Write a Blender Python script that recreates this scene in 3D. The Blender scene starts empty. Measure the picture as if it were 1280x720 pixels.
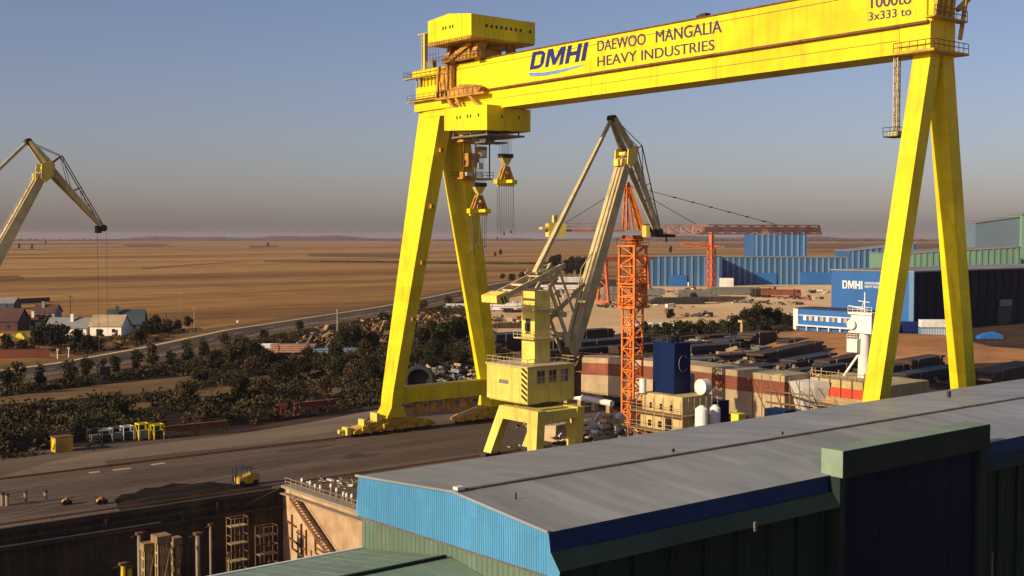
import bpy, bmesh, math, random
from mathutils import Vector, Matrix
random.seed(7)
R = math.radians
C = bpy.context.scene.collection
sc = bpy.context.scene

# ------------------------------------------------------------------ camera geometry
# X runs along the dock (away to the right), Y across the dock (away to the left), Z up.
FPX, CAMH, HORY = 1500.0, 35.0, 295.5
AZ = R(51.1); PITCH = math.atan((360 - HORY) / FPX)
FW = (math.cos(AZ), math.sin(AZ)); RT = (math.sin(AZ), -math.cos(AZ))

def ray(px, py):
    a = (px - 640) / FPX; b = (360 - py) / FPX
    f = math.cos(PITCH) + b * math.sin(PITCH); u = -math.sin(PITCH) + b * math.cos(PITCH)
    return (RT[0]*a + FW[0]*f, RT[1]*a + FW[1]*f, u)
def gp(px, py, z=0.0):
    r = ray(px, py); t = (z - CAMH) / r[2]
    return Vector((r[0]*t, r[1]*t, z))
def pu(px, py, U):
    r = ray(px, py); t = U / r[0]
    return Vector((U, r[1]*t, CAMH + r[2]*t))
def pv(px, py, V):
    r = ray(px, py); t = V / r[1]
    return Vector((r[0]*t, V, CAMH + r[2]*t))
def pd(px, py, d):
    r = ray(px, py)
    return Vector((r[0]*d, r[1]*d, CAMH + r[2]*d))

# ------------------------------------------------------------------ materials
def mat(name, col, rough=0.6, metal=0.0, var=0.0, vscale=0.5, col2=None, streak=0.0, bump=0.0, bscale=8.0,
        spec=0.3, stretch=(1, 1, 1), detail=5.0, thresh=None, panel=None):
    m = bpy.data.materials.new(name); m.use_nodes = True
    nt = m.node_tree; b = nt.nodes['Principled BSDF']
    b.inputs['Roughness'].default_value = rough; b.inputs['Metallic'].default_value = metal
    b.inputs['Specular IOR Level'].default_value = spec
    c4 = (*col, 1)
    b.inputs['Base Color'].default_value = c4
    L = nt.links
    if var or col2 or streak or bump:
        geo = nt.nodes.new('ShaderNodeNewGeometry')
        mp = nt.nodes.new('ShaderNodeMapping'); mp.inputs['Scale'].default_value = stretch
        L.new(geo.outputs['Position'], mp.inputs['Vector'])
    if var or col2:
        n = nt.nodes.new('ShaderNodeTexNoise'); n.inputs['Scale'].default_value = vscale
        n.inputs['Detail'].default_value = detail; n.inputs['Roughness'].default_value = 0.62
        L.new(mp.outputs['Vector'], n.inputs['Vector'])
        rp = nt.nodes.new('ShaderNodeValToRGB')
        lo, hi = thresh or (0.33, 0.68)
        rp.color_ramp.elements[0].position = lo; rp.color_ramp.elements[1].position = hi
        d = col2 or tuple(max(0, x * (1 - var)) for x in col)
        rp.color_ramp.elements[0].color = (*d, 1); rp.color_ramp.elements[1].color = c4
        L.new(n.outputs['Fac'], rp.inputs['Fac'])
        out = rp.outputs['Color']
        # a second, coarser layer of tone
        n2 = nt.nodes.new('ShaderNodeTexNoise'); n2.inputs['Scale'].default_value = vscale * 0.13
        n2.inputs['Detail'].default_value = 3
        L.new(mp.outputs['Vector'], n2.inputs['Vector'])
        mr = nt.nodes.new('ShaderNodeMapRange')
        mr.inputs['From Min'].default_value = 0.3; mr.inputs['From Max'].default_value = 0.7
        mr.inputs['To Min'].default_value = 0.78; mr.inputs['To Max'].default_value = 1.12
        L.new(n2.outputs['Fac'], mr.inputs['Value'])
        mx = nt.nodes.new('ShaderNodeVectorMath'); mx.operation = 'SCALE'
        L.new(out, mx.inputs[0]); L.new(mr.outputs['Result'], mx.inputs['Scale'])
        out = mx.outputs['Vector']
        if streak:
            m2 = nt.nodes.new('ShaderNodeMapping'); m2.inputs['Scale'].default_value = (1.3, 1.3, 0.06)
            L.new(geo.outputs['Position'], m2.inputs['Vector'])
            n3 = nt.nodes.new('ShaderNodeTexNoise'); n3.inputs['Scale'].default_value = 1.0; n3.inputs['Detail'].default_value = 6
            L.new(m2.outputs['Vector'], n3.inputs['Vector'])
            r3 = nt.nodes.new('ShaderNodeMapRange'); r3.inputs['From Min'].default_value = 0.52; r3.inputs['From Max'].default_value = 0.75
            r3.inputs['To Max'].default_value = streak
            L.new(n3.outputs['Fac'], r3.inputs['Value'])
            mc = nt.nodes.new('ShaderNodeMix'); mc.data_type = 'RGBA'
            mc.inputs['B'].default_value = (0.16, 0.075, 0.03, 1)
            L.new(r3.outputs['Result'], mc.inputs['Factor']); L.new(out, mc.inputs['A'])
            out = mc.outputs['Result']
        if panel:                      # plates or sheets that took the paint and weather a little differently
            bw, rh, amt, flat = panel
            sx = nt.nodes.new('ShaderNodeSeparateXYZ'); L.new(geo.outputs['Position'], sx.inputs[0])
            cx = nt.nodes.new('ShaderNodeCombineXYZ')
            if flat: L.new(sx.outputs['Y'], cx.inputs['X']); L.new(sx.outputs['X'], cx.inputs['Y'])
            else:
                ad = nt.nodes.new('ShaderNodeMath'); L.new(sx.outputs['X'], ad.inputs[0]); L.new(sx.outputs['Y'], ad.inputs[1])
                L.new(ad.outputs[0], cx.inputs['X']); L.new(sx.outputs['Z'], cx.inputs['Y'])
            bt = nt.nodes.new('ShaderNodeTexBrick'); L.new(cx.outputs[0], bt.inputs['Vector'])
            bt.inputs['Scale'].default_value = 1; bt.inputs['Brick Width'].default_value = bw; bt.inputs['Row Height'].default_value = rh
            bt.inputs['Mortar Size'].default_value = .03; bt.inputs['Mortar Smooth'].default_value = .6
            for nm, vv in (('Color1', 1.0), ('Color2', 1-amt), ('Mortar', 1-amt*1.6)): bt.inputs[nm].default_value = (vv, vv, vv*(1-amt*.3 if nm != 'Color1' else 1), 1)
            pm = nt.nodes.new('ShaderNodeMix'); pm.data_type = 'RGBA'; pm.blend_type = 'MULTIPLY'; pm.inputs['Factor'].default_value = 1
            L.new(out, pm.inputs['A']); L.new(bt.outputs['Color'], pm.inputs['B']); out = pm.outputs['Result']
        L.new(out, b.inputs['Base Color'])
    if bump:
        nb = nt.nodes.new('ShaderNodeTexNoise'); nb.inputs['Scale'].default_value = bscale; nb.inputs['Detail'].default_value = 4
        L.new(mp.outputs['Vector'], nb.inputs['Vector'])
        bp = nt.nodes.new('ShaderNodeBump'); bp.inputs['Strength'].default_value = bump; bp.inputs['Distance'].default_value = 0.3
        L.new(nb.outputs['Fac'], bp.inputs['Height']); L.new(bp.outputs['Normal'], b.inputs['Normal'])
    return m

M = {}
M['yellow'] = mat('yellow_paint', (0.88, 0.70, 0.012), 0.55, var=0.20, vscale=0.30, streak=0.36, bump=.03, bscale=.6, spec=.2, panel=(7.0, 2.6, .12, False))
M['yellow_worn'] = mat('worn_yellow_paint', (0.70, 0.47, 0.02), 0.55, col2=(0.36, 0.20, 0.05), vscale=0.5, streak=0.6)
M['orange_worn'] = mat('rusty_orange_paint', (0.62, 0.33, 0.03), 0.6, col2=(0.25, 0.12, 0.04), vscale=0.9, streak=0.6)
M['rust'] = mat('rust_brown', (0.20, 0.09, 0.04), 0.8, var=0.5, vscale=1.2)
M['dark_steel'] = mat('dark_steel', (0.045, 0.04, 0.036), 0.6, var=0.4, vscale=1.0)
M['black'] = mat('black_gap', (0.012, 0.011, 0.01), 0.8)
M['cream'] = mat('cream_paint', (0.60, 0.51, 0.26), 0.5, col2=(0.42, 0.33, 0.16), vscale=0.6, streak=0.4)
M['pale_yellow'] = mat('pale_yellow_paint', (0.78, 0.64, 0.135), 0.55, var=0.2, vscale=0.5, streak=0.34, spec=.2, panel=(2.4, 2.0, .10, False))
M['orange'] = mat('orange_paint', (0.78, 0.235, 0.03), 0.5, col2=(0.52, 0.12, 0.02), vscale=0.8)
M['red_orange'] = mat('red_orange_paint', (0.62, 0.15, 0.04), 0.5, col2=(0.45, 0.09, 0.03), vscale=0.4)
M['jib_red'] = mat('faded_red_paint', (0.60, 0.27, 0.15), 0.55, col2=(0.42, 0.13, 0.07), vscale=0.5)
M['jib_pale'] = mat('sun_faded_jib_paint', (0.72, 0.42, 0.27), 0.55, col2=(0.55, 0.22, 0.12), vscale=0.5)
M['white'] = mat('white_paint', (0.78, 0.76, 0.70), 0.5, var=0.15, vscale=0.9, streak=0.15)
M['glass'] = mat('dark_window_glass', (0.02, 0.022, 0.024), 0.12, spec=0.6)
M['letter_blue'] = mat('navy_lettering', (0.012, 0.025, 0.16), 0.5, var=0.25, vscale=1.5)
M['letter_dark'] = mat('dark_violet_lettering', (0.06, 0.035, 0.09), 0.5, var=0.25, vscale=1.5)
M['swoosh'] = mat('light_blue_swoosh', (0.16, 0.30, 0.52), 0.5, var=0.2, vscale=1.0)
M['rope'] = mat('steel_rope', (0.10, 0.10, 0.105), 0.6)
M['roof_metal'] = mat('grey_roof_metal', (0.325, 0.34, 0.335), 0.5, metal=0.1, col2=(0.245, 0.25, 0.245), vscale=0.55, bump=0.05, bscale=0.9, stretch=(1.0, 0.3, 1.0), streak=0.0, detail=9, panel=(10.0, 1.05, .16, True))
M['roof_ridge'] = mat('brown_ridge_cap', (0.16, 0.12, 0.10), 0.7, var=0.4, vscale=1.0)
M['blue_clad'] = mat('sky_blue_cladding', (0.075, 0.28, 0.50), 0.55, var=0.14, vscale=0.5, streak=0.10, panel=(1.05, 9, .10, False))
M['blue_shaded'] = mat('shaded_blue_fascia', (0.009, 0.032, 0.10), 0.6, var=0.2, vscale=0.5, spec=.12)  # fascia blue darkened: shade of the door side is in the colour
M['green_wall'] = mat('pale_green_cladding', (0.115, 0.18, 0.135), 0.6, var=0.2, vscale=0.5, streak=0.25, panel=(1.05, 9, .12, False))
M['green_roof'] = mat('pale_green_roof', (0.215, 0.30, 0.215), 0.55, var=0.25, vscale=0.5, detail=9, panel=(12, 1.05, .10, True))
M['green_shaded'] = mat('shaded_green_cladding', (0.016, 0.031, 0.026), 0.65, var=0.25, vscale=0.4, spec=.12)  # deep shade of the hall's door side put into this green
M['navy'] = mat('shaded_navy_cladding', (0.004, 0.008, 0.03), 0.6, var=0.2, vscale=0.3, spec=.08)  # near black: shade of the unlit fronts put into the navy
M['shed_blue'] = mat('shed_blue_cladding', (0.035, 0.11, 0.25), 0.6, var=0.15, vscale=0.06)
M['shed_rib'] = mat('shed_light_blue_ribs', (0.13, 0.25, 0.40), 0.6, var=0.15, vscale=0.06)
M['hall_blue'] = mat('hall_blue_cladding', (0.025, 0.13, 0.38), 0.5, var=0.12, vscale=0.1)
M['shed_green'] = mat('shed_green_cladding', (0.17, 0.31, 0.22), 0.6, var=0.12, vscale=0.06)
M['shed_grey'] = mat('shed_grey_blue_cladding', (0.13, 0.19, 0.24), 0.6, var=0.12, vscale=0.06)
M['concrete'] = mat('tan_concrete', (0.52, 0.37, 0.22), 0.85, col2=(0.34, 0.22, 0.11), vscale=0.4, streak=0.35, bump=0.2, bscale=1.5)  # tan base with brown stains
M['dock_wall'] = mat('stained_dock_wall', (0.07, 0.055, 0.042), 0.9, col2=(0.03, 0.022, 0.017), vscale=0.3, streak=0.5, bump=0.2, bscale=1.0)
M['hull_cream'] = mat('cream_hull_primer', (0.52, 0.40, 0.235), 0.65, var=0.25, vscale=0.3, streak=0.34, panel=(5.0, 2.2, .16, False))
M['hull_red'] = mat('red_brown_antifouling', (0.27, 0.08, 0.042), 0.7, var=0.35, vscale=0.35, streak=.2, panel=(5.0, 2.2, .15, False))
M['red'] = mat('bright_red_band', (0.66, 0.07, 0.03), 0.5, var=0.18, vscale=0.5)
M['funnel_blue'] = mat('deep_blue_funnel_paint', (0.003, 0.013, 0.06), 0.5, var=0.2, vscale=0.4, spec=.12)
M['deckhouse'] = mat('yellowish_primer_steel', (0.55, 0.44, 0.20), 0.6, col2=(0.40, 0.30, 0.13), vscale=0.5, streak=0.4)
M['grey_steel'] = mat('grey_primer_steel', (0.19, 0.19, 0.16), 0.6, var=0.3, vscale=0.4)
M['brown_steel'] = mat('dark_brown_plate', (0.075, 0.045, 0.032), 0.75, var=0.45, vscale=0.4)
M['scaff'] = mat('scaffold_boards', (0.42, 0.30, 0.15), 0.8, var=0.3, vscale=1.0)
M['scaff_rust'] = mat('rusty_scaffold_tube', (0.30, 0.19, 0.09), 0.8, var=0.4, vscale=1.0)
M['wood_post'] = mat('weathered_pole', (0.30, 0.24, 0.17), 0.8, var=0.2, vscale=0.8)
M['house_white'] = mat('whitewashed_wall', (0.80, 0.75, 0.62), 0.8, var=0.12, vscale=0.4)
M['roof_grey'] = mat('grey_sheet_roof', (0.24, 0.24, 0.23), 0.7, var=0.2, vscale=0.4)
M['roof_dark'] = mat('dark_slate_roof', (0.05, 0.075, 0.09), 0.7, var=0.25, vscale=0.4)
M['roof_brown'] = mat('brown_tile_roof', (0.10, 0.045, 0.035), 0.8, var=0.3, vscale=0.6)
M['brick'] = mat('red_brick_wall', (0.20, 0.06, 0.036), 0.85, var=0.25, vscale=0.6)
M['brick_pale'] = mat('pinkish_brick', (0.42, 0.22, 0.13), 0.85, var=0.3, vscale=0.8)
M['tarp_yellow'] = mat('yellow_tarpaulin', (0.80, 0.70, 0.04), 0.6, var=0.15, vscale=0.8)
M['trunk'] = mat('tree_bark', (0.10, 0.075, 0.05), 0.9, var=0.3, vscale=2.0)
M['tyre'] = mat('black_rubber', (0.02, 0.02, 0.02), 0.8)

def leaf_mat(name, col, col2):
    m = mat(name, col, 0.75, col2=col2, vscale=0.55, spec=0.1)
    b = m.node_tree.nodes['Principled BSDF']
    b.inputs['Transmission Weight'].default_value = 0.0
    return m
M['leaf_dark'] = leaf_mat('dark_leaves', (0.034, 0.031, 0.012), (0.011, 0.011, 0.005))
M['leaf_green'] = leaf_mat('green_leaves', (0.056, 0.052, 0.017), (0.02, 0.02, 0.008))
M['leaf_dry'] = leaf_mat('dry_leaves', (0.11, 0.075, 0.032), (0.04, 0.029, 0.013))

# ------------------------------------------------------------------ mesh building
class MB:
    def __init__(s): s.v = []; s.f = []; s.m = []
    def poly(s, pts, mi=0):
        k = len(s.v); s.v += [tuple(p) for p in pts]; s.f.append(tuple(range(k, k+len(pts)))); s.m.append(mi); return s
    def hexa(s, b, t, mi=0):
        """eight corners: four of the bottom ring, four of the top ring"""
        k = len(s.v); s.v += [tuple(p) for p in b] + [tuple(p) for p in t]
        for q in ((3, 2, 1, 0), (4, 5, 6, 7), (0, 1, 5, 4), (1, 2, 6, 5), (2, 3, 7, 6), (3, 0, 4, 7)):
            s.f.append(tuple(k+i for i in q)); s.m.append(mi)
        return s
    def box(s, x0, x1, y0, y1, z0, z1, mi=0):
        return s.hexa([(x0,y0,z0),(x1,y0,z0),(x1,y1,z0),(x0,y1,z0)], [(x0,y0,z1),(x1,y0,z1),(x1,y1,z1),(x0,y1,z1)], mi)
    def bar(s, p, q, w, h=None, mi=0, w2=None, h2=None, up=None):
        p = Vector(p); q = Vector(q); h = h or w; w2 = w2 or w; h2 = h2 or h
        d = (q-p).normalized(); u = Vector(up) if up else (Vector((0,0,1)) if abs(d.z) < 0.95 else Vector((1,0,0)))
        a = d.cross(u).normalized(); b = a.cross(d).normalized()
        r = lambda c, W, H: [c - a*W/2 - b*H/2, c + a*W/2 - b*H/2, c + a*W/2 + b*H/2, c - a*W/2 + b*H/2]
        return s.hexa(r(p, w, h), r(q, w2, h2), mi)
    def tube(s, p, q, r, n=8, mi=0, r2=None, cap=True):
        p = Vector(p); q = Vector(q); r2 = r if r2 is None else r2
        d = (q-p).normalized(); u = Vector((0,0,1)) if abs(d.z) < 0.95 else Vector((1,0,0))
        a = d.cross(u).normalized(); b = a.cross(d)
        k = len(s.v)
        for c, rr in ((p, r), (q, r2)):
            for i in range(n):
                t = 2*math.pi*i/n; s.v.append(tuple(c + a*rr*math.cos(t) + b*rr*math.sin(t)))
        for i in range(n):
            j = (i+1) % n; s.f.append((k+i, k+j, k+n+j, k+n+i)); s.m.append(mi)
        if cap:
            s.f.append(tuple(k+i for i in reversed(range(n)))); s.m.append(mi)
            s.f.append(tuple(k+n+i for i in range(n))); s.m.append(mi)
        return s
    def prism(s, pts, a0, a1, axis='y', mi=0):
        """outline in the plane across the axis, drawn out from a0 to a1"""
        def P(c, a): return (c[0], a, c[1]) if axis == 'y' else ((a, c[0], c[1]) if axis == 'x' else (c[0], c[1], a))
        k = len(s.v); n = len(pts)
        s.v += [P(c, a0) for c in pts] + [P(c, a1) for c in pts]
        s.f.append(tuple(k+i for i in range(n))); s.f.append(tuple(k+n+i for i in reversed(range(n))))
        for i in range(n):
            j = (i+1) % n; s.f.append((k+j, k+i, k+n+i, k+n+j))
        s.m += [mi]*(n+2); return s
    def polyline(s, pts, r, n=5, mi=0):
        for p, q in zip(pts, pts[1:]): s.tube(p, q, r, n, mi)
        return s
    def rail(s, pts, h=1.1, step=2.0, r=0.045, mi=0, lines=2):
        """handrail with posts along a path"""
        for p, q in zip(pts, pts[1:]):
            p = Vector(p); q = Vector(q); L = (q-p).length; n = max(1, int(L/step))
            for k in range(lines):
                z = Vector((0,0,h*(k+1)/lines)); s.tube(p+z, q+z, r, 4, mi, cap=False)
            for i in range(n+1):
                c = p.lerp(q, i/n); s.tube(c, c+Vector((0,0,h)), r, 4, mi, cap=False)
        return s
    def truss(s, p, q, w, h, n, rc, rb, mi=0, up=None, w2=None, h2=None):
        """square lattice beam from p to q"""
        p = Vector(p); q = Vector(q); w2 = w2 or w; h2 = h2 or h
        d = (q-p).normalized(); u = Vector(up) if up else (Vector((0,0,1)) if abs(d.z) < 0.95 else Vector((1,0,0)))
        a = d.cross(u).normalized(); b = a.cross(d).normalized()
        ring = []
        for i in range(n+1):
            t = i/n; c = p.lerp(q, t); W = w+(w2-w)*t; H = h+(h2-h)*t
            ring.append([c-a*W/2-b*H/2, c+a*W/2-b*H/2, c+a*W/2+b*H/2, c-a*W/2+b*H/2])
        for k in range(4): s.bar(ring[0][k], ring[n][k], rc*2, rc*2, mi)
        for i in range(n+1):
            for k in range(4): s.bar(ring[i][k], ring[i][(k+1)%4], rb*2, rb*2, mi)
        for i in range(n):
            for k in range(4):
                j = (k+1) % 4
                A, B = (ring[i][k], ring[i+1][j]) if (i+k) % 2 else (ring[i][j], ring[i+1][k])
                s.bar(A, B, rb*2, rb*2, mi)
        return s
    def merge(s, o, mi_off=0):
        k = len(s.v); s.v += o.v; s.f += [tuple(k+i for i in f) for f in o.f]; s.m += [m+mi_off for m in o.m]; return s
    def pieces(s, name, mats, parent=None, local=False):
        """every separate solid becomes a part of its own"""
        seen = {}
        root = list(range(len(s.v)))
        def find(i):
            while root[i] != i: root[i] = root[root[i]]; i = root[i]
            return i
        for f in s.f:
            a = find(f[0])
            for j in f[1:]: root[find(j)] = a
        for f, mi in zip(s.f, s.m): seen.setdefault(find(f[0]), []).append((f, mi))
        out = []
        for fs in seen.values():
            o = MB(); ix = {}
            for f, mi in fs:
                for j in f:
                    if j not in ix: ix[j] = len(o.v); o.v.append(s.v[j])
                o.f.append(tuple(ix[j] for j in f)); o.m.append(mi)
            out.append(o.build(name, mats, parent, local))
        return out
    def build(s, name, mats, parent=None, local=False, smooth=False, normals=True, bevel=0):
        off = Vector((0,0,0))
        if parent is not None and not local:
            p = parent
            while p is not None: off += p.location; p = p.parent
        me = bpy.data.meshes.new(name)
        me.from_pydata([(v[0]-off.x, v[1]-off.y, v[2]-off.z) for v in s.v], [], s.f)
        mats = mats if isinstance(mats, (list, tuple)) else [mats]
        for m in mats: me.materials.append(M[m] if isinstance(m, str) else m)
        me.polygons.foreach_set('material_index', s.m)
        if smooth: me.polygons.foreach_set('use_smooth', [True]*len(s.f))
        if normals:
            bm = bmesh.new(); bm.from_mesh(me); bmesh.ops.recalc_face_normals(bm, faces=bm.faces); bm.to_mesh(me); bm.free()
        me.update()
        o = bpy.data.objects.new(name, me); C.objects.link(o)
        if parent is not None: o.parent = parent
        if bevel:
            bv = o.modifiers.new('edge', 'BEVEL'); bv.width = bevel; bv.segments = 2; bv.limit_method = 'ANGLE'
        return o

def tag(o, label=None, cat=None, group=None, kind=None):
    if label: o['label'] = label
    if cat: o['category'] = cat
    if group: o['group'] = group
    if kind: o['kind'] = kind
    return o
def thing(name, label, cat, loc=(0,0,0), rz=0.0, group=None):
    o = bpy.data.objects.new(name, None); C.objects.link(o)
    o.location = loc; o.rotation_euler = (0,0,rz); o.empty_display_size = 1
    return tag(o, label, cat, group)
KIDS = {}
def copy_tree(o, parent=None):
    c = o.copy(); C.objects.link(c)
    if parent is not None: c.parent = parent
    for ch in [x for x in C.objects if x.parent == o]: copy_tree(ch, c)
    return c
def dup(o, loc, rz=0.0, scale=1.0, label=None, group=None):
    c = copy_tree(o); c.location = loc; c.rotation_euler = (0,0,rz)
    c.scale = scale if isinstance(scale, (tuple, list)) else (scale,)*3
    if label: c['label'] = label
    if group: c['group'] = group
    return c
def text(txt, origin, ex, ey, width, height, m, parent, name='lettering', shear=0.0, bold=0.0, depth=0.02, n=None):
    """flat raised lettering: origin is its lower left corner, ex runs along the line, ey up the letters"""
    cu = bpy.data.curves.new('lettering', 'FONT'); cu.body = txt; cu.extrude = 0.02; cu.shear = shear
    ob = bpy.data.objects.new('lettering', cu); C.objects.link(ob)
    dg = bpy.context.evaluated_depsgraph_get(); dg.update()
    me = bpy.data.meshes.new_from_object(ob.evaluated_get(dg))
    C.objects.unlink(ob); bpy.data.objects.remove(ob)
    xs = [v.co.x for v in me.vertices]; ys = [v.co.y for v in me.vertices]
    sx = width/(max(xs)-min(xs)); sy = height/(max(ys)-min(ys)); x0 = min(xs); y0 = min(ys)
    ex = Vector(ex).normalized(); ey = Vector(ey); nn = Vector(n) if n else ex.cross(ey).normalized()
    off = Vector((0,0,0)); p = parent
    while p is not None: off += p.location; p = p.parent
    o3 = Vector(origin) - off
    for v in me.vertices:
        x, y, z = v.co; v.co = o3 + ex*((x-x0)*sx) + ey*((y-y0)*sy) + nn*(depth*(1 if z > 0 else 0))
    if bold:                                     # a heavier stroke: the same letters again, a hair to each side
        b = MB()
        for k, dx in enumerate((-bold, 0, bold)):
            q = MB(); q.v = [tuple(v.co + ex*dx*height + nn*.002*k) for v in me.vertices]; q.f = [tuple(p.vertices) for p in me.polygons]; q.m = [0]*len(q.f); b.merge(q)
        me = bpy.data.meshes.new(name); me.from_pydata(b.v, [], b.f)
    me.materials.clear(); me.materials.append(M[m]); me.update()
    o = bpy.data.objects.new(name, me); C.objects.link(o); o.parent = parent
    return o

GLYPH = {
 'D': [[(0,0),(.26,0),(.26,1),(0,1)], [(.26,0),(.62,0),(.80,.08),(.70,.24),(.56,.2),(.26,.2)], [(.26,1),(.62,1),(.80,.92),(.70,.76),(.56,.8),(.26,.8)], [(.80,.08),(.92,.26),(.92,.74),(.80,.92),(.70,.76),(.66,.62),(.66,.38),(.70,.24)]],
 'M': [[(0,0),(.24,0),(.24,1),(0,1)], [(.94,0),(1.18,0),(1.18,1),(.94,1)], [(.24,1),(.24,.62),(.50,.06),(.59,.06),(.59,.42),(.34,1)], [(.94,1),(.94,.62),(.68,.06),(.59,.06),(.59,.42),(.84,1)]],
 'H': [[(0,0),(.26,0),(.26,1),(0,1)], [(.64,0),(.90,0),(.90,1),(.64,1)], [(.26,.4),(.64,.4),(.64,.62),(.26,.62)]],
 'I': [[(0,0),(.27,0),(.27,1),(0,1)]]}
ADV = {'D': .92, 'M': 1.18, 'H': .90, 'I': .27}
def block_letters(txt, origin, ex, width, height, m, parent, n, slant=0.0, depth=.03, gap=.13):
    """heavy sign letters cut from plate"""
    tot = sum(ADV[c] for c in txt) + gap*(len(txt)-1) + slant
    o = Vector(origin); ex = Vector(ex).normalized(); nn = Vector(n); b = MB(); x0 = 0
    for c in txt:
        for poly in GLYPH[c]:
            P = [o + ex*((x0+x+slant*y)*width/tot) + Vector((0, 0, y*height)) for x, y in poly]
            Q = [p+nn*depth for p in P]; k = len(poly)
            b.poly(Q)
            for i in range(k): b.poly([P[i], P[(i+1) % k], Q[(i+1) % k], Q[i]])
        x0 += ADV[c]+gap
    return b.build('lettering', m, parent)
HAZE, SKY_DUST, SKY_OZ, SKY_STR, SUN_STR, EXPO, SKY_TINT = 4.5e-5, 1.5, 3.2, 0.081, 5.0, 0.24, (1.20, .985, 1.06, 1)
# ================================================================== GANTRY CRANE
GU = 127.2
g = thing('gantry_crane', 'huge yellow gantry crane with lettered girder spanning the dockyard on two A-shaped legs', 'gantry crane', (GU, 130, 0))
U0, U1, ZB, ZT = 124.5, 129.8, 56.4, 64.9
VR, VL = 77.8, 182.0
mb = MB()
mb.box(U0, U1, VR+0.6, VL-2, 59.75, ZT)                  # upper box
mb.box(U0+0.12, U1-0.12, VR+4.2, VL-2, ZB, 59.75)         # lower box
girder = mb.build('girder', 'yellow', g)
mb = MB()
mb.box(U0-0.42, U0, VR+0.2, VL+1.5, 59.50, 59.78)         # walkway ledge
mb.build('ledge', 'rust', girder)
mb = MB()
for z, w in ((63.95, .07), (57.95, .06)):
    mb.box(U0-0.035 + (0.12 if z < 59 else 0), U0 + (0.12 if z < 59 else 0) - 0.003, VR+4.5, VL-12, z, z+w)
mb.build('weld_seam', 'rust', girder)
mb = MB()
mb.box(U0-0.18, U0+1.1, VR+0.5, VL-2, ZT+0.003, ZT+0.16)
mb.box(U1-1.1, U1+0.18, VR+0.5, VL-2, ZT+0.003, ZT+0.16)
mb.build('trolley_rail', 'rust', girder)
mb = MB()
mb.rail([(U1+0.1, VR+1, ZT+0.16), (U1+0.1, VL-3, ZT+0.16)], 1.1, 2.6, 0.035)
mb.build('handrail', 'yellow_worn', girder)
mb = MB().box(125.6, 127.2, 113.2, 114.9, ZT, ZT+0.75); mb.box(125.9, 126.9, 113.4, 114.6, ZT+0.75, ZT+1.0)
mb.build('motor_box', 'dark_steel', girder)

# lettering on the lit side
def line_text(txt, pl_b, pl_t, pr_b, m, **k):
    a = pu(*pl_b, U0); b = pu(*pl_t, U0); c = pu(*pr_b, U0)
    ex = c-a
    text(txt, (U0-0.006, a.y, a.z), ex, (0, 0, 1), ex.length, abs(b.z-a.z), m, girder, n=(-1, 0, 0), depth=0.03, **k)
a_, b_, c_ = pu(662, 87.5, U0), pu(662, 66, U0), pu(736, 77, U0)
block_letters('DMHI', (U0-0.006, a_.y, a_.z), (0, -1, 0), (c_-a_).length, b_.z-a_.z, 'letter_blue', girder, (-1, 0, 0), slant=.22)
line_text('DAEWOO', (747, 64.5), (747, 51), (807, 55.5), 'letter_dark', bold=0.03)
line_text('MANGALIA', (820, 53.5), (820, 38.5), (902, 40.5), 'letter_dark', bold=0.03)
line_text('HEAVY', (747, 83.5), (747, 71), (796, 76), 'letter_dark', bold=0.028)
line_text('INDUSTRIES', (802, 75.5), (802, 63), (893, 62.5), 'letter_dark', bold=0.028)
line_text('1000to', (1089, 10.5), (1089, -5), (1139, 4.5), 'letter_dark', bold=0.03)
line_text('3x333 to', (1086, 26), (1086, 15.5), (1139, 19), 'letter_dark', bold=0.03)
sw = []
up_ = [(660, 91), (680, 90.5), (700, 87), (722, 82), (733, 80)]; lo_ = [(722, 84.5), (700, 91), (680, 95), (663, 95.5)]
pts = [pu(x, y, U0) for x, y in up_+lo_]
mb = MB().prism([(p.y, p.z) for p in pts], U0-0.03, U0-0.006, 'x'); mb.build('swoosh', 'swoosh', girder)

# end frame on the left leg
def ring(u0, u1, v0, v1, z): return [(u0,v0,z),(u1,v0,z),(u1,v1,z),(u0,v1,z)]
mb = MB()
mb.box(U0-0.25, U1+0.4, 169.5, VL+0.3, 57.6, 59.45)
mb.box(U0-0.1, U1+0.2, 172, VL, 59.9, 62.0)
mb.box(U0-0.5, U1+0.6, 172.0, VL+0.6, 63.8, 65.0)
for k in range(9): mb.box(U0-0.35, U0-0.1, 172.5+k*1.12, 172.62+k*1.12, 61.9, 63.8)
mb.build('end_beam', 'yellow', g)
mb = MB(); mb.box(U0+0.6, U1-0.6, 172.4, VL-0.4, 62.0, 63.8); mb.build('end_recess', 'black', g)
mb = MB()
mb.box(U0-1.3, U0-0.5, 170, VL+2.5, 63.5, 63.66)
mb.box(U0-1.1, U0-0.42, 168, VL+1.5, 59.3, 59.45)
mb.build('walkway', 'yellow_worn', g)
mb = MB().rail([(U0-1.25, 170, 63.66), (U0-1.25, VL+2.4, 63.66), (U1+1, VL+2.4, 63.66)], 1.1, 1.4, 0.04)
mb.rail([(U0-1.05, 168, 59.45), (U0-1.05, VL+1.4, 59.45)], 1.1, 1.6, 0.04); mb.build('handrail', 'rust', g)
mb = MB().box(U0+0.5, U0+1.3, 177.5, 180.0, 65, 66.6); mb.build('switch_cabinet', 'grey_steel', g)
mb = MB()
p = pu(534, 40, 125.0)
mb.bar((125.0, 179.8, 64.9), (125.0, 179.8, 71.6), 0.5, 0.7); mb.bar((125.0, 181.0, 64.9), (125.0, 181.0, 71.6), 0.15, 0.15)
for k in range(9): mb.bar((125.0, 179.8, 65.3+k*0.7), (125.0, 181.0, 65.3+k*0.7), 0.07)
mb.bar((125.0, 179.3, 71.6), (125.0, 182.2, 71.6), 0.2, 0.2)
mb.build('ladder_mast', 'pale_yellow', g)

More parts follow.
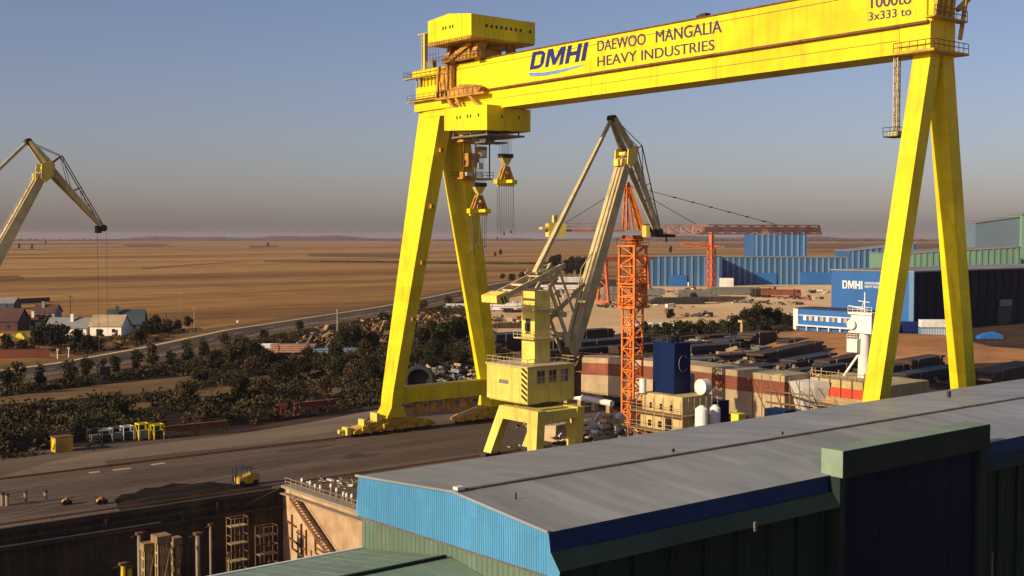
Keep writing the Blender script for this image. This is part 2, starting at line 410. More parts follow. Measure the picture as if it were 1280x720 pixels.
def leg(b, t, kink=None):
    m = MB()
    if kink: m.hexa(ring(*b), ring(*kink)); m.hexa(ring(*kink), ring(*t))
    else: m.hexa(ring(*b), ring(*t))
    return m
# left leg pair (u0,u1,v0,v1,z)
leg((116.0, 118.1, 177.7, 181.2, 4.6), (124.9, 127.7, 174.9, 181.7, 57.6), (116.3, 118.5, 177.7, 181.3, 7.0)).build('leg', 'yellow', g)
l2 = leg((138.3, 140.7, 177.7, 181.2, 4.6), (128.0, 130.7, 174.9, 181.7, 57.6)).build('leg', 'yellow', g)
mb = MB()
mb.hexa(ring(114.9, 119.0, 177.5, 181.4, 2.9), ring(116.0, 118.7, 177.7, 181.2, 4.7))
mb.hexa(ring(138.0, 142.1, 177.5, 181.4, 2.9), ring(138.2, 141.1, 177.7, 181.2, 4.7)); mb.pieces('leg_foot', 'yellow', g)
mb = MB().box(118.3, 138.6, 178.2, 180.8, 5.2, 8.0); mb.build('sill_beam', 'yellow', g)
# right leg pair
leg((114.2, 116.0, 78.9, 81.1, 4.6), (125.0, 127.1, 78.0, 80.3, 56.6)).build('leg', 'yellow', g)
leg((137.2, 139.2, 78.9, 81.1, 4.6), (127.2, 129.6, 78.0, 80.3, 56.6)).build('leg', 'yellow', g)
mb = MB()
mb.hexa(ring(113.4, 116.6, 78.6, 81.4, 2.9), ring(114.1, 116.1, 78.8, 81.2, 4.7))
mb.hexa(ring(136.7, 139.9, 78.6, 81.4, 2.9), ring(137.1, 139.3, 78.8, 81.2, 4.7)); mb.pieces('leg_foot', 'yellow', g)
mb = MB().box(116, 137.2, 79.1, 80.9, 5.2, 7.4); mb.build('sill_beam', 'yellow', g)
# right head: node under the girder, platforms, lift shaft
mb = MB(); mb.box(U0+0.05, U1-0.05, 77.9, 81.9, 56.5, 59.75); mb.box(U0+0.4, U1-0.4, 77.75, 78.5, 59.7, 64.6)
mb.build('leg_head', 'yellow', g)
mb = MB().box(U0-1.1, U1+1.0, 76.7, 82.0, 56.15, 56.42); mb.box(U0-0.9, U1+0.8, 76.8, 78, 60.0, 60.2); mb.build('platform', 'yellow_worn', g)
mb = MB().rail([(U0-1.05, 82, 56.4), (U0-1.05, 76.75, 56.4), (U1+0.95, 76.75, 56.4)], 1.1, 1.0, 0.05); mb.rail([(U0-.8, 76.85, 60.2), (U1+.75, 76.85, 60.2)], 1.1, 1.0, .05)
mb.build('handrail', 'rust', g)
mb = MB()
for k in range(4): mb.bar((U0+0.5+k*1.1, 77.6, 60.3), (U0+0.9+k*1.1, 77.4, 63.8 + 0.5*(k % 2)), 0.45, 0.5)
mb.bar((129.6, 77.2, 58.0), (130.8, 76.9, 64.5), .35, .4); mb.bar((129.3, 77.4, 61.4), (131.2, 77.0, 63.0), .5, .5)
mb.build('drive_gear', 'yellow_worn', g)
mb = MB(); mb.truss((125.6, 82.9, 56.4), (125.6, 82.9, 47.4), 0.5, 0.5, 10, 0.06, 0.03); mb.box(125.0, 126.2, 82.3, 83.6, 46.9, 47.4)
mb.build('ladder_shaft', 'cream', g)
mb = MB().box(124.4, 126.6, 82.0, 83.9, 46.75, 46.9); mb.rail([(124.4, 83.9, 46.9), (124.4, 82, 46.9), (126.6, 82, 46.9)], 1, .8, .04); mb.build('platform', 'dark_steel', g)
# small lamp boxes and hatches on the legs
mb = MB()
for z in (50, 40, 30, 20):
    u = 124.9 - (57.6-z)*0.165
    mb.box(u+1.0, u+1.6, 177.7-(0.028*(z-5)*2) - 0.5, 177.9-(0.028*(z-5)*2), z, z+0.7)
mb.pieces('leg_lamp', 'orange_worn', g)
# rusty machinery platform at the head of the rear left leg
mb = MB()
mb.box(128.8, 135.8, 173.6, 176.2, 52.2, 54.6); mb.box(128.4, 136.4, 173.0, 176.6, 51.9, 52.2)
mb.box(128.6, 135.4, 173.4, 176.4, 45.3, 45.6); mb.box(130, 132.5, 173.6, 174.9, 47.6, 50.0); mb.box(132.7, 134.4, 173.8, 175.2, 49.3, 51.3); mb.box(129, 130.3, 173.5, 175.0, 45.6, 46.6)
mb.build('winch_platform', 'orange_worn', g)
mb = MB()
for v in (173.2, 176.4):
    mb.rail([(128.5, v, 54.6), (136, v, 54.6)], 1.0, 1.2, .05); mb.rail([(128.5, v, 45.6), (135.4, v, 45.6)], 1.0, 1.2, .05)
for u in (129, 131.6, 134.8): mb.bar((u, 173.6, 45.6), (u, 173.6, 52), .18, .18)
mb.build('handrail', 'rust', g)
mb = MB(); mb.box(132.6, 133.9, 173.2, 173.7, 49.4, 50.6); mb.box(131.9, 133.0, 173.1, 173.6, 47.2, 48.3); mb.box(129.2, 130.4, 173.0, 173.5, 45.9, 46.5); mb.pieces('control_box', 'white', g)

# bogies: stepped rocker beams and wheels along both rails
def bogies(v0, v1, uc):
    for side in (-1, 1):
        bg = MB()
        f = uc + side*11.3
        # three tiers of rocker beams
        bg.prism([(f-8.6, 1.3), (f+8.6, 1.3), (f+6.6, 1.9), (f+1.6, 3.0), (f-1.6, 3.0), (f-6.6, 1.9)], v0+0.5, v1-0.5, 'y')
        o = bg.build('bogie', 'yellow_worn', g)
        for k in range(4):
            c = f - 6.6 + k*4.4
            b2 = MB(); b2.prism([(c-2.0, 0.75), (c+2.0, 0.75), (c+2.05, 1.15), (c+0.6, 1.75), (c-0.6, 1.75), (c-2.05, 1.15)], v0+0.15, v1-0.15, 'y')
            b2.box(c-0.5, c+0.5, v0-0.25, v0+0.3, 1.2, 2.0)
            b2.build('equaliser', 'yellow_worn', o)
            w = MB()
            for dx in (-1.1, 1.1):
                w.tube((c+dx, (v0+v1)/2-0.6, 0.55), (c+dx, (v0+v1)/2+0.6, 0.55), 0.5, 14)
            w.pieces('wheel', 'dark_steel', o)
        e = MB()
        ux = f + side*9.4
        e.box(ux-0.4, ux+0.4, v0+0.5, v1-0.9, 0.6, 1.9); e.tube((ux+side*0.7, (v0+v1)/2, 1.2), (ux+side*1.5, (v0+v1)/2, 1.2), 0.4, 10)
        e.box(f+side*6.2-0.3, f+side*6.2+0.3, v0+0.4, v1-0.9, 1.9, 3.0); e.box(f+side*3.6-0.3, f+side*3.6+0.3, v0+0.3, v1-0.7, 2.4, 3.9)
        e.pieces('buffer', 'pale_yellow', o)
bogies(177.8, 181.0, 128.4); bogies(78.7, 81.3, 126.8)
mb = MB()
for u in (122, 125.5, 129, 133): mb.box(u, u+1.6, 178.6, 180.4, 3.0, 4.6+random.random())
mb.pieces('drive_motor', 'orange_worn', g)

# upper trolley
t = thing('crane_trolley', 'yellow upper trolley cabin standing across the top of the lettered girder', 'crane trolley', (127.5, 166.5, 64.9))
mb = MB()
hu0, hu1, hv0, hv1 = 120.6, 134.4, 160.2, 172.7
mb.prism([(hv0, 68.2), (hv1, 68.6), (hv1, 72.3), ((hv0+hv1)/2, 72.75), (hv0, 71.9)], hu0, hu1, 'x')
mb.build('machine_house', 'yellow', t)
mb = MB()
for u in [121.5+k*1.05 for k in range(12)]:
    if 1 <= (u-121.5)/1.05 <= 9.5 or u > 132.6: mb.box(u, u+0.4, hv0-0.03, hv0-0.003, 69.95, 70.45)
for v in (165.2, 166.0, 167.2, 168.0): mb.box(hu0-0.03, hu0-0.003, v, v+0.4, 70.2, 70.75)
mb.pieces('vent_window', 'black', t)
mb = MB()
for k in range(24): mb.box(hu0-0.1, hu0+0.2, hv0+0.2+k*0.52, hv0+0.5+k*0.52, 68.1, 68.5)
mb.box(hu0+0.1, hu1-0.1, hv0+0.15, hv1-0.15, 67.95, 68.18)
mb.build('floor_edge', 'yellow_worn', t)
mb = MB()
for v in (162.5, 170.3):
    mb.bar((123.2, v, 65.1), (124.6, v, 68.1), 1.3, 1.6); mb.bar((131.2, v, 65.1), (130.6, v, 68.1), 1.1, 1.4)
mb.box(122.6, 132, 161.3, 163.2, 65.1, 65.9); mb.box(122.6, 132, 169.4, 171.4, 65.1, 65.9)
mb.bar((123, 170, 65.4), (123, 163.2, 67.8), .6, .7); mb.box(123.2, 129, 164.2, 168.4, 65.2, 67.0)
mb.build('trolley_frame', 'orange_worn', t)
mb = MB()
for v in (164.7, 166.3): mb.tube((124.2, v, 66.3), (129.8, v, 66.3), 1.05, 16)
mb.pieces('rope_drum', 'yellow_worn', t)
mb = MB().rail([(122.4, 174, 65.1), (122.4, 160, 65.1)], 1.1, 1.0, .05); mb.rail([(120.8, 173.2, 65.2), (120.8, 169.8, 65.2)], 2.6, .8, .05)
mb.build('handrail', 'rust', t)
mb = MB()
mb.box(123.4, 124.08, 169.7, 174.2, 60.6, 64.6); mb.box(122.9, 124.02, 159.8, 173.9, 58.9, 59.25)
for v, z in ((171.5, 62), (172.6, 60.6), (170.5, 63.5)): mb.bar((123.4, v, z-1.5), (123.4, v+.4, z+1.5), .35, .4)
mb.bar((123.2, 173.6, 59.2), (123.2, 173.0, 64.8), .4, .5); mb.bar((123.2, 170.6, 59.2), (123.2, 170.4, 64.8), .4, .5)
mb.prism([(161.5, 59.3), (171.5, 59.3), (171.0, 60.2), (166.5, 61.0), (163, 60.7), (160.6, 60.1)], 122.95, 124.0, 'x')
for a, b in ((170.6, 168.2), (166.4, 168.2), (161.0, 164.4)):
    mb.bar((123.3, b if a > 168 else a, 56.6), (123.3, a if a > 168 else b, 59.0), .45, .5)
mb.build('side_gear', 'orange_worn', t)
mb = MB()
for k in range(11): mb.bar((122.9, 160.4+k*1.3, 59.25), (122.9, 160.4+k*1.3, 60.3), .06)
mb.bar((122.9, 160.2, 60.3), (122.9, 173.8, 60.3), .07); mb.build('guard_rail', 'rust', t)

# lower trolley slung under the girder
t2 = thing('under_trolley', 'yellow box trolley slung under the left end of the girder with ropes below', 'crane trolley', (125, 162.6, 54.6))
mb = MB().prism([(156.5, 52.45), (168.5, 53.15), (168.5, 56.9), (156.5, 56.65)], 121.0, 124.0, 'x')
mb.box(124.0, 130.3, 156.5, 168.4, 52.6, 56.3); mb.build('winch_house', 'yellow', t2)
mb = MB()
for v in (164.6, 163.7, 161.6, 160.8, 158.6): mb.box(120.97, 120.997, v, v+.35, 54.8, 55.35)
for u in (124, 127.6): mb.box(u, u+.3, 156.47, 156.497, 54.6, 55.1)
mb.pieces('vent_window', 'black', t2)
mb = MB(); mb.box(121.6, 129.6, 157.2, 167.2, 51.7, 52.0)
for u in (121.8, 125, 128.6):
    for v in (157.6, 162, 166.8): mb.bar((u, v, 51.9), (u, v, 52.7), .2, .2)
mb.box(122.8, 124.8, 159.2, 161, 51.0, 51.7); mb.box(122.2, 127, 158.6, 161.4, 50.6, 50.85)
mb.build('sheave_frame', 'grey_steel', t2)

# two hook blocks with lifting beams and slings
def hook(px, y_bl, y_beam, y_end, V, label):
    top = pv(px, 165, V); bl = pv(px, y_bl, V); bm_ = pv(px, y_beam, V); en = pv(px, y_end, V)
    u = bl.x
    h = thing('hook_block', label, 'hook block', (u, V, bm_.z), group='hook blocks under the girder')
    m = MB()
    for k in range(7):
        for dv in (-.35, .35): m.tube((u-1.05+k*.35, V+dv, bl.z+0.4), (u-1.05+k*.35, V+dv, 52.4), .022, 5, cap=False)
    m.build('hoist_rope', 'rope', h)
    m = MB(); m.box(u-1.25, u+1.25, V-.6, V+.6, bl.z+0.1, bl.z+0.75); m.build('sheave_block', 'dark_steel', h)
    m = MB(); m.prism([(u-1.1, bl.z+0.1), (u+1.1, bl.z+0.1), (u+.75, bl.z-.55), (u+.3, bl.z-1.15), (u-.3, bl.z-1.15), (u-.75, bl.z-.55)], V-.4, V+.4, 'y')
    m.tube((u, V, bl.z-1.1), (u, V, bl.z-1.9), .2, 8)
    m.bar((u-.1, V, bl.z-1.8), (u+.55, V, bl.z-2.25), .3, .3); m.bar((u+.55, V, bl.z-2.2), (u+.15, V, bl.z-2.75), .3, .3); m.build('hook_head', 'pale_yellow', h)
    m = MB()
    for v in (V-.35, V+.35):
        m.bar((u-1.3, v, bm_.z+.3), (u-.3, v, bm_.z+2.5), .35, .45); m.bar((u+1.3, v, bm_.z+.3), (u+.3, v, bm_.z+2.5), .35, .45); m.bar((u-.9, v, bm_.z+1.3), (u+.9, v, bm_.z+1.3), .25, .3)
    m.box(u-.5, u+.5, V-.5, V+.5, bm_.z+2.2, bm_.z+2.7); m.box(u-.35, u+.45, V-.3, V+.3, bm_.z+.4, bm_.z+1.5)
    m.build('yoke', 'orange_worn', h)
    m = MB(); m.box(u-2.2, u+2.2, V-.45, V+.45, bm_.z-.35, bm_.z+.4); m.box(u-.5, u+.5, V-2.4, V+2.4, bm_.z-.2, bm_.z+.3)
    for k in range(8): m.box(u-1.9+k*.5, u-1.75+k*.5, V-.2, V+.2, bm_.z-.75, bm_.z-.35)
    m.build('lifting_beam', 'yellow', h)
    m = MB()
    for k in range(8):
        z = en.z + random.uniform(-1.2, 2.0); m.tube((u-1.83+k*.5, V, bm_.z-.75), (u-1.83+k*.5+random.uniform(-.1, .1), V+random.uniform(-.2, .2), z), .04, 4, cap=False)
        if k % 3 == 0: m.box(u-1.93+k*.5, u-1.73+k*.5, V-.1, V+.1, z-.4, z)
    for dv in (-2, 2):
        m.tube((u, V+dv, bm_.z-.2), (u, V+dv*.95, en.z+.5), .04, 4, cap=False)
    m.build('sling', 'rope', h)
hook(598.5, 234, 264, 318, 160.5, 'lower hook block with yellow lifting beam, hanging beside the rear left leg')
hook(632, 198, 227.5, 292, 160.5, 'upper hook block with yellow lifting beam, hanging higher, nearer the cream jib crane')
# ================================================================== JIB (LEVEL LUFFING) CRANES
def jib_crane(label, root, foot, head, apex, tip, tower=(122.4, 146), full=True, group='cream luffing jib cranes', offset=(0, 0)):
    """all coordinates are for the crane standing at (121.5, 145); offset moves the whole crane along the dock"""
    ox, oy = offset
    g = thing('jib_crane', label, 'jib crane', (121.0+ox, 145.0+oy, 0), group=group)
    def sh(m):
        m.v = [(x+ox, y+oy, z) for x, y, z in m.v]; return m
    # portal
    def frame(u0, u1):
        m = MB()
        o = [(151.0, 0.6), (149.1, 0.6), (145.9, 6.6), (140.0, 6.6), (139.9, 0.6), (138.0, 0.6), (137.4, 8.6), (146.8, 8.6)]
        for q in ([o[0], o[1], o[2], o[7]], [o[2], o[3], o[6], o[7]], [o[3], o[4], o[5], o[6]]):
            m.prism(q, u0, u1, 'x')
        return m
    sh(frame(115.9, 117.4)).build('portal_frame', 'pale_yellow', g)
    sh(frame(123.9, 125.4)).build('portal_frame', 'pale_yellow', g)
    m = MB()
    m.box(117.4, 123.9, 137.6, 138.9, 6.9, 8.4); m.box(117.4, 123.9, 145.4, 146.6, 6.9, 8.4); m.box(117.2, 124.2, 139.5, 145, 7.4, 8.5)
    sh(m).build('portal_beam', 'pale_yellow', g)
    m = MB()
    for u in (115.0, 123.6):
        for v in (138.0, 149.2): m.box(u, u+3.0, v, v+1.7, 0.05, 0.7)
    sh(m).build('bogie', 'dark_steel', g)
    m = MB(); m.tube((121, 144, 8.5), (121, 144, 9.1), 2.9, 24); sh(m).build('slewing_ring', 'dark_steel', g)
    # machinery house
    hu0, hu1, hv0, hv1 = 117.0, 126.6, 141.2, 151.4
    m = MB(); m.box(hu0, hu1, hv0, hv1, 9.3, 14.7)
    m.box(hu0+.3, hu1, hv0+.3, hv1-.3, 9.08, 9.3)
    house = sh(m).build('machine_house', 'pale_yellow', g)
    m = MB(); m.box(hu0-.2, hu1+.2, hv0-.2, hv1+.2, 14.7, 14.95); sh(m).build('roof', 'cream', house)
    for k, u in enumerate((118.9, 121.3, 123.7)):
        m = MB(); m.box(u, u+1.5, hv0-.05, hv0-.003, 12.3, 14.2); w = sh(m).build('window', 'glass', house)
        m = MB()
        for a in (u-.08, u+.71, u+1.5): m.box(a, a+.08, hv0-.09, hv0-.004, 12.2, 14.3)
        m.box(u, u+1.5, hv0-.09, hv0-.004, 14.2, 14.3); m.box(u, u+1.5, hv0-.09, hv0-.004, 12.2, 12.3); m.box(u, u+1.5, hv0-.09, hv0-.052, 13.2, 13.27)
        sh(m).build('frame', 'cream', w)
    # hazard stripes at the corner
    for k in range(6):
        z = 9.5 + k*.86
        m = MB(); m.prism([(hv0+.08, z), (hv0+1.5, z+.75), (hv0+1.5, z+1.15), (hv0+.08, z+.4)], hu0-.03, hu0-.003, 'x')
        sh(m).build('hazard_stripe', 'black', house)
    m = MB(); m.box(hu0-.02, hu0-.003, 145.9, 148.3, 11.9, 12.5); sh(m).build('name_plate', 'grey_steel', house)
    m = MB().rail([(hu0, hv0, 14.95), (hu0, hv1, 14.95), (hu1, hv1, 14.95), (hu1, hv0, 14.95), (hu0, hv0, 14.95)], 1.1, 1.3, .045)
    sh(m).build('handrail', 'cream', g)
    m = MB(); m.box(126.65, 129.0, 142.2, 150, 9.4, 13.2); m.box(127, 130.8, 144, 148.2, 13.2, 15.2); m.bar((127.5, 143.5, 12), (130.6, 143.5, 16.2), .4, .4)
    m.bar((128.2, 147.5, 13), (131.6, 147.5, 17.5), .5, .6); m.box(129.4, 130.6, 145, 147.2, 15.2, 16.9)
    sh(m).build('winch_deck', 'rust', g)
    # tower
    m = MB(); m.box(121.1, 124.3, 144.4, 147.6, 14.95, 26.4); sh(m).build('tower', 'pale_yellow', g)
    m = MB()
    for z in (18.8, 23.4): m.box(120.1, 124.9, 143.5, 148.5, z, z+.18)
    m.rail([(120.1, 143.5, 18.98), (120.1, 148.5, 18.98)], 1.0, 1.0, .04); m.rail([(120.1, 143.5, 23.58), (120.1, 148.5, 23.58)], 1.0, 1.0, .04)
    m.rail([(120.1, 143.5, 18.98), (124.9, 143.5, 18.98)], 1.0, 1.0, .04); m.rail([(120.1, 143.5, 23.58), (124.9, 143.5, 23.58)], 1.0, 1.0, .04)
    sh(m).build('platform', 'cream', g)
    m = MB(); m.box(121.05, 121.097, 145.4, 146.6, 19.6, 22.0); m.box(120.6, 121.1, 145.7, 146.3, 20.1, 21.3); sh(m).build('control_box', 'dark_steel', g)
    m = MB()
    for v in (144.6, 147.4):
        m.bar((121.3, v, 26.4), (124.6, v, 30.6), .35, .45); m.bar((124.1, v, 26.4), (126.6, v, 30.4), .35, .45); m.bar((121.6, v, 29.2), (127, v, 30.4), .3, .35)
        m.bar((124.2, v, 27.2), (129.4, v, 16.0), .4, .5); m.bar((126.4, v, 29.6), (129.6, v, 22.5), .28, .32); m.bar((124.3, v, 20.4), (128.6, v, 18.4), .28, .3)
    m.box(122.2, 126.2, 144.5, 147.5, 28.6, 28.8); m.rail([(122.2, 144.5, 28.8), (126.2, 144.5, 28.8)], 1.1, 1, .04); m.rail([(122.2, 147.5, 28.8), (126.2, 147.5, 28.8)], 1.1, 1, .04)
    for z, u in ((25.6, 126.2), (22.0, 127.6), (18.6, 128.6)): m.box(u-.6, u+.6, 144.8, 147.2, z, z+.8)
    sh(m).build('a_frame', 'cream', g)
    # counterweight lever
    m = MB()
    for v in (144.4, 147.6): m.bar((127.4, v, 30.4), (113.9, v, 25.3), .28, .75)
    m.bar((119.3, 144.4, 27.4), (119.3, 147.6, 27.4), .9, .3); m.bar((117.2, 144.4, 26.6), (117.2, 147.6, 26.6), .3, .3)
    lev = sh(m).build('counterweight_lever', 'cream', g)
    m = MB(); m.prism([(113.2, 25.9), (115.2, 26.5), (115.9, 25.0), (114.7, 24.5), (113.3, 24.8)], 144.1, 147.9, 'y'); sh(m).build('counterweight', 'pale_yellow', lev)
    for k in range(2):
        m = MB(); m.prism([(114.5+k*.62, 24.7+k*.15), (114.8+k*.62, 24.6+k*.15), (114.3+k*.62, 25.7+k*.15), (114.0+k*.62, 25.6+k*.15)], 144.06, 144.097, 'y'); sh(m).build('hazard_stripe', 'black', lev)
    # boom: two box legs with a lattice between
    f, h = Vector(foot), Vector(head)
    d = (h-f); L = d.length; d.normalize(); nrm = Vector((-d.z, 0, d.x))       # points up and back
    m = MB()
    V0, V1 = 144.8, 147.2
    P = lambda t, off, v: Vector((f.x + d.x*L*t + nrm.x*off, v, f.z + d.z*L*t + nrm.z*off))
    prof = [(0, -.4, .55), (.16, -.85, .9), (.35, -.95, 1.0), (.97, -.6, .7)]
    for (t0, a0, b0), (t1, a1, b1) in zip(prof, prof[1:]):
        for v0, v1 in ((V0, V0+.75), (V1-.75, V1)):
            m.hexa([P(t0, a0, v0), P(t0, b0, v0), P(t0, b0, v1), P(t0, a0, v1)], [P(t1, a1, v0), P(t1, b1, v0), P(t1, b1, v1), P(t1, a1, v1)])
        m.hexa([P(t0, b0-.55, V0+.75), P(t0, b0-.25, V0+.75), P(t0, b0-.25, V1-.75), P(t0, b0-.55, V1-.75)], [P(t1, b1-.55, V0+.75), P(t1, b1-.25, V0+.75), P(t1, b1-.25, V1-.75), P(t1, b1-.55, V1-.75)])
    boom = sh(m).build('boom', 'cream', g)
    m = MB()
    a_, b_ = P(.2, 1.6, V0+.1), P(.96, 1.1, V0+.1)
    m.rail([a_, b_], .8, 1.6, .035, lines=1)
    sh(m).build('handrail', 'cream', boom)
    m = MB()
    # luffing rack from the tower to the boom
    m.bar((124.0, 146, 20.6), P(.34, 1.2, 146), .5, .6); m.bar(P(.16, 1.3, 146), P(.40, 2.7, 146), .16, .16); m.bar(P(.40, 2.7, 146), P(.5, 1.2, 146), .16, .16)
    sh(m).build('luffing_rack', 'cream', boom)
    m = MB()
    m.prism([(h.x-1.1, h.z+.6), (h.x+.5, h.z+1.2), (h.x+1.1, h.z+.4), (h.x+.8, h.z-1.4), (h.x-.5, h.z-2.5), (h.x-1.3, h.z-1.8)], 144.35, 144.58, 'y')
    m.prism([(h.x-1.1, h.z+.6), (h.x+.5, h.z+1.2), (h.x+1.1, h.z+.4), (h.x+.8, h.z-1.4), (h.x-.5, h.z-2.5), (h.x-1.3, h.z-1.8)], 147.42, 147.65, 'y')
    m.tube((h.x, 144.3, h.z), (h.x, 147.7, h.z), .45, 14); m.box(h.x-2.0, h.x-1.0, 145.0, 147.0, h.z-2.1, h.z-1.0)
    sh(m).build('boom_head', 'pale_yellow', boom)
    # fly jib: rear triangle, main chords, upper bracing
    a, t = Vector(apex), Vector(tip)
    m = MB(); bw = [144.9, 147.1]
    for v in bw:
        m.bar((a.x, v*.5+73, a.z), (h.x-.2, v, h.z+.6), .35, .45); m.bar((a.x+.3, v*.5+73, a.z), (h.x+1.0, v, h.z+.4), .4, .6)
        m.bar((h.x+.2, v, h.z+.2), (t.x, v*.5+73, t.z), .55, 1.15, w2=.4, h2=.5)
    e = (t-h); Lf = e.length; e.normalize(); up = Vector((e.z*-1, 0, e.x)); up = up if up.x > 0 else -up
    Q = lambda s, o, v: Vector((h.x+e.x*Lf*s+up.x*o, v, h.z+e.z*Lf*s+up.z*o))
    for k in range(7):
        m.bar(Q(.08+k*.12, 0, bw[0]), Q(.14+k*.12, 0, bw[1]), .14, .14)
    fly = sh(m).build('fly_jib', 'cream', g)
    m = MB()
    for v in (145.4, 146.6):
        m.bar((a.x, v, a.z), Q(.02, 3.4, v), .1, .1); m.bar(Q(.02, 3.4, v), Q(.97, .3, v), .14, .14); m.bar(Q(.0, .3, v), Q(.02, 3.4, v), .16, .16)
        m.bar(Q(.42, .3, v), Q(.45, 2.1, v), .12, .12); m.bar(Q(.42, .3, v), Q(.02, 3.4, v), .08, .08); m.bar(Q(.68, .2, v), Q(.45, 2.1, v), .07, .07)
        m.bar(Q(.66, .2, v), Q(.68, 1.25, v), .1, .1)
    sh(m).build('stay_frame', 'rust', fly)
    m = MB(); m.tube((a.x, 145.3, a.z), (a.x, 146.7, a.z), .55, 14); m.tube((t.x, 145.2, t.z), (t.x, 146.8, t.z), .6, 14); m.box(t.x-1.2, t.x-.3, 145.5, 146.5, t.z-.9, t.z+.4)
    sh(m).build('sheave', 'dark_steel', fly)
    # back stay from the apex down to the lever
    m = MB(); m.bar((122.5, 146, 29.2), a, .95, .6, w2=.5, h2=.45); sh(m).build('back_stay', 'cream', g)
    if full == 'hook':
        m = MB()
        for dx in (-.45, .35): m.tube((t.x+dx*2, 146, t.z-.5), (t.x+dx*2, 146, 12), .03, 4, cap=False)
        sh(m).build('hoist_rope', 'rope', g)
        m = MB(); m.box(t.x-.9, t.x+.9, 145.7, 146.3, 10.6, 12); m.tube((t.x, 146, 10.6), (t.x, 146, 9.4), .2, 8); sh(m).build('hook', 'dark_steel', g)
    return g
jib_crane('cream luffing jib crane with yellow machine house and hazard stripes, under the gantry girder', None, (129.9, 146, 15.4), (142.6, 146, 48.95), (139.2, 146, 54.65), (150.2, 146, 35.8))
# second crane, off the left edge: its boom reaches into the picture
o2 = Vector((0, 0)); Vb = 210.0
h2, a2, t2_ = pv(57, 210, Vb), pv(35, 177, Vb), pv(128, 285, Vb); b2 = pv(-2, 318, Vb)
dd = (Vector((h2.x, h2.z)) - Vector((b2.x, b2.z))).normalized()
Lb = (h2.z-15.4)/dd.y
f2x = h2.x - dd.x*Lb
off2 = (f2x-129.9, Vb-146)
S = lambda p: (p.x-off2[0], 146, p.z)
jib_crane('cream luffing jib crane whose boom and tip alone reach over the fields', None, (129.9, 146, 15.4), S(h2), S(a2), S(t2_), offset=off2, full='hook')

# ================================================================== TOWER CRANE (orange)
d0 = 212.0
mbase = pd(790, 536, d0); tx, ty = mbase.x, mbase.y
tz = pd(790, 300, d0).z
g = thing('tower_crane', 'tall orange lattice tower crane with long red jib behind the cream jib crane', 'tower crane', (tx, ty, 0))
MR = Matrix.Rotation(R(-18), 3, 'Z')
def rot(m, c=(tx, ty), a=None):
    Mx = Matrix.Rotation(a, 3, 'Z'); out = []
    for v in m.v:
        q = Mx @ Vector((v[0]-c[0], v[1]-c[1], v[2])); out.append((q.x+c[0], q.y+c[1], q.z))
    m.v = out; return m
m = MB(); m.truss((tx, ty, 0.4), (tx, ty, 26.5), 2.5, 2.5, 14, .16, .085); rot(m, a=R(8)).build('mast', 'orange', g)
m = MB()
for s in (-.25, .25): m.bar((tx-1.1, ty+s, .6), (tx-1.1, ty+s, 31), .1, .1)
for k in range(9): m.box(tx-1.15, tx+1.15, ty-1.15, ty+1.15, 2.5+k*2.9, 2.58+k*2.9)
for k in range(44): m.bar((tx-1.1, ty-.25, 1+k*.68), (tx-1.1, ty+.25, 1+k*.68), .07, .07)
rot(m, a=R(8)).build('ladder', 'orange', g)
m = MB(); m.truss((tx, ty, 22.6), (tx, ty, 33.4), 3.3, 3.3, 6, .2, .1)
for z in (22.4, 26.6, 33.2): m.box(tx-2.0, tx+2.0, ty-2.0, ty+2.0, z, z+.22)
rot(m, a=R(8)).build('climbing_frame', 'orange', g)
m = MB()
for z in (22.6, 26.8, 33.4): m.rail([(tx-2.0, ty-2.0, z), (tx+2.0, ty-2.0, z), (tx+2.0, ty+2.0, z), (tx-2.0, ty+2.0, z), (tx-2.0, ty-2.0, z)], 1.1, 1.3, .05)
rot(m, a=R(8)).build('handrail', 'orange', g)
m = MB(); m.box(tx-2.9, tx+2.9, ty-2.9, ty+2.9, 0.02, 0.6); m.box(tx-2.2, tx+2.2, ty-2.2, ty+2.2, .6, 1.5); m.build('base', 'concrete', g)
m = MB(); m.tube((tx, ty, 33.4), (tx, ty, 34.2), 1.4, 20); m.box(tx-1.3, tx+1.3, ty-1.3, ty+1.3, 34.2, 35.2); m.build('slewing_unit', 'hull_red', g)
zj = pd(790, 287, d0).z
# jib frame of reference
jd = (pd(1022, 280, d0+14) - pd(790, 287, d0)); jd.z = 0; jl = jd.length; jd.normalize(); sd = Vector((-jd.y, jd.x, 0))
O = Vector((tx, ty, zj))
J = lambda s, w, z: O + jd*s + sd*w + Vector((0, 0, z))
m = MB()
hz = pd(780, 231, d0).z - zj
for w in (-.8, .8):
    m.bar(J(-1.6, w, 0), J(-1.3, w*.5, hz), .22, .26); m.bar(J(1.6, w, 0), J(-1.0, w*.5, hz), .6, .55, w2=.4, h2=.4); m.bar(J(-.4, w, 0), J(-1.1, w*.5, hz), .2, .2)
for k in range(6):
    m.bar(J(-1.55, -.7, k*1.4), J(-1.45, .7, k*1.4+.7), .12, .12)
m.bar(J(-1.8, -.6, hz), J(-.6, .6, hz), .6, .7)
m.build('tower_head', 'orange', g)
m = MB(); n = 15; J0 = 1.9
ch = []
for i in range(n+1):
    s = J0 + (jl-J0)*i/n
    ch.append((J(s, -.65, -.75), J(s, .65, -.75), J(s, 0, .85)))
for k in range(3): m.bar(ch[0][k], ch[-1][k], .2, .2)
for i in range(n+1):
    for k in range(3): m.bar(ch[i][k], ch[i][(k+1) % 3], .1, .1)
for i in range(n):
    for k in range(3):
        m.bar(ch[i][k], ch[i+1][(k+1) % 3], .1, .1); m.bar(ch[i+1][k], ch[i][(k+1) % 3], .09, .09)
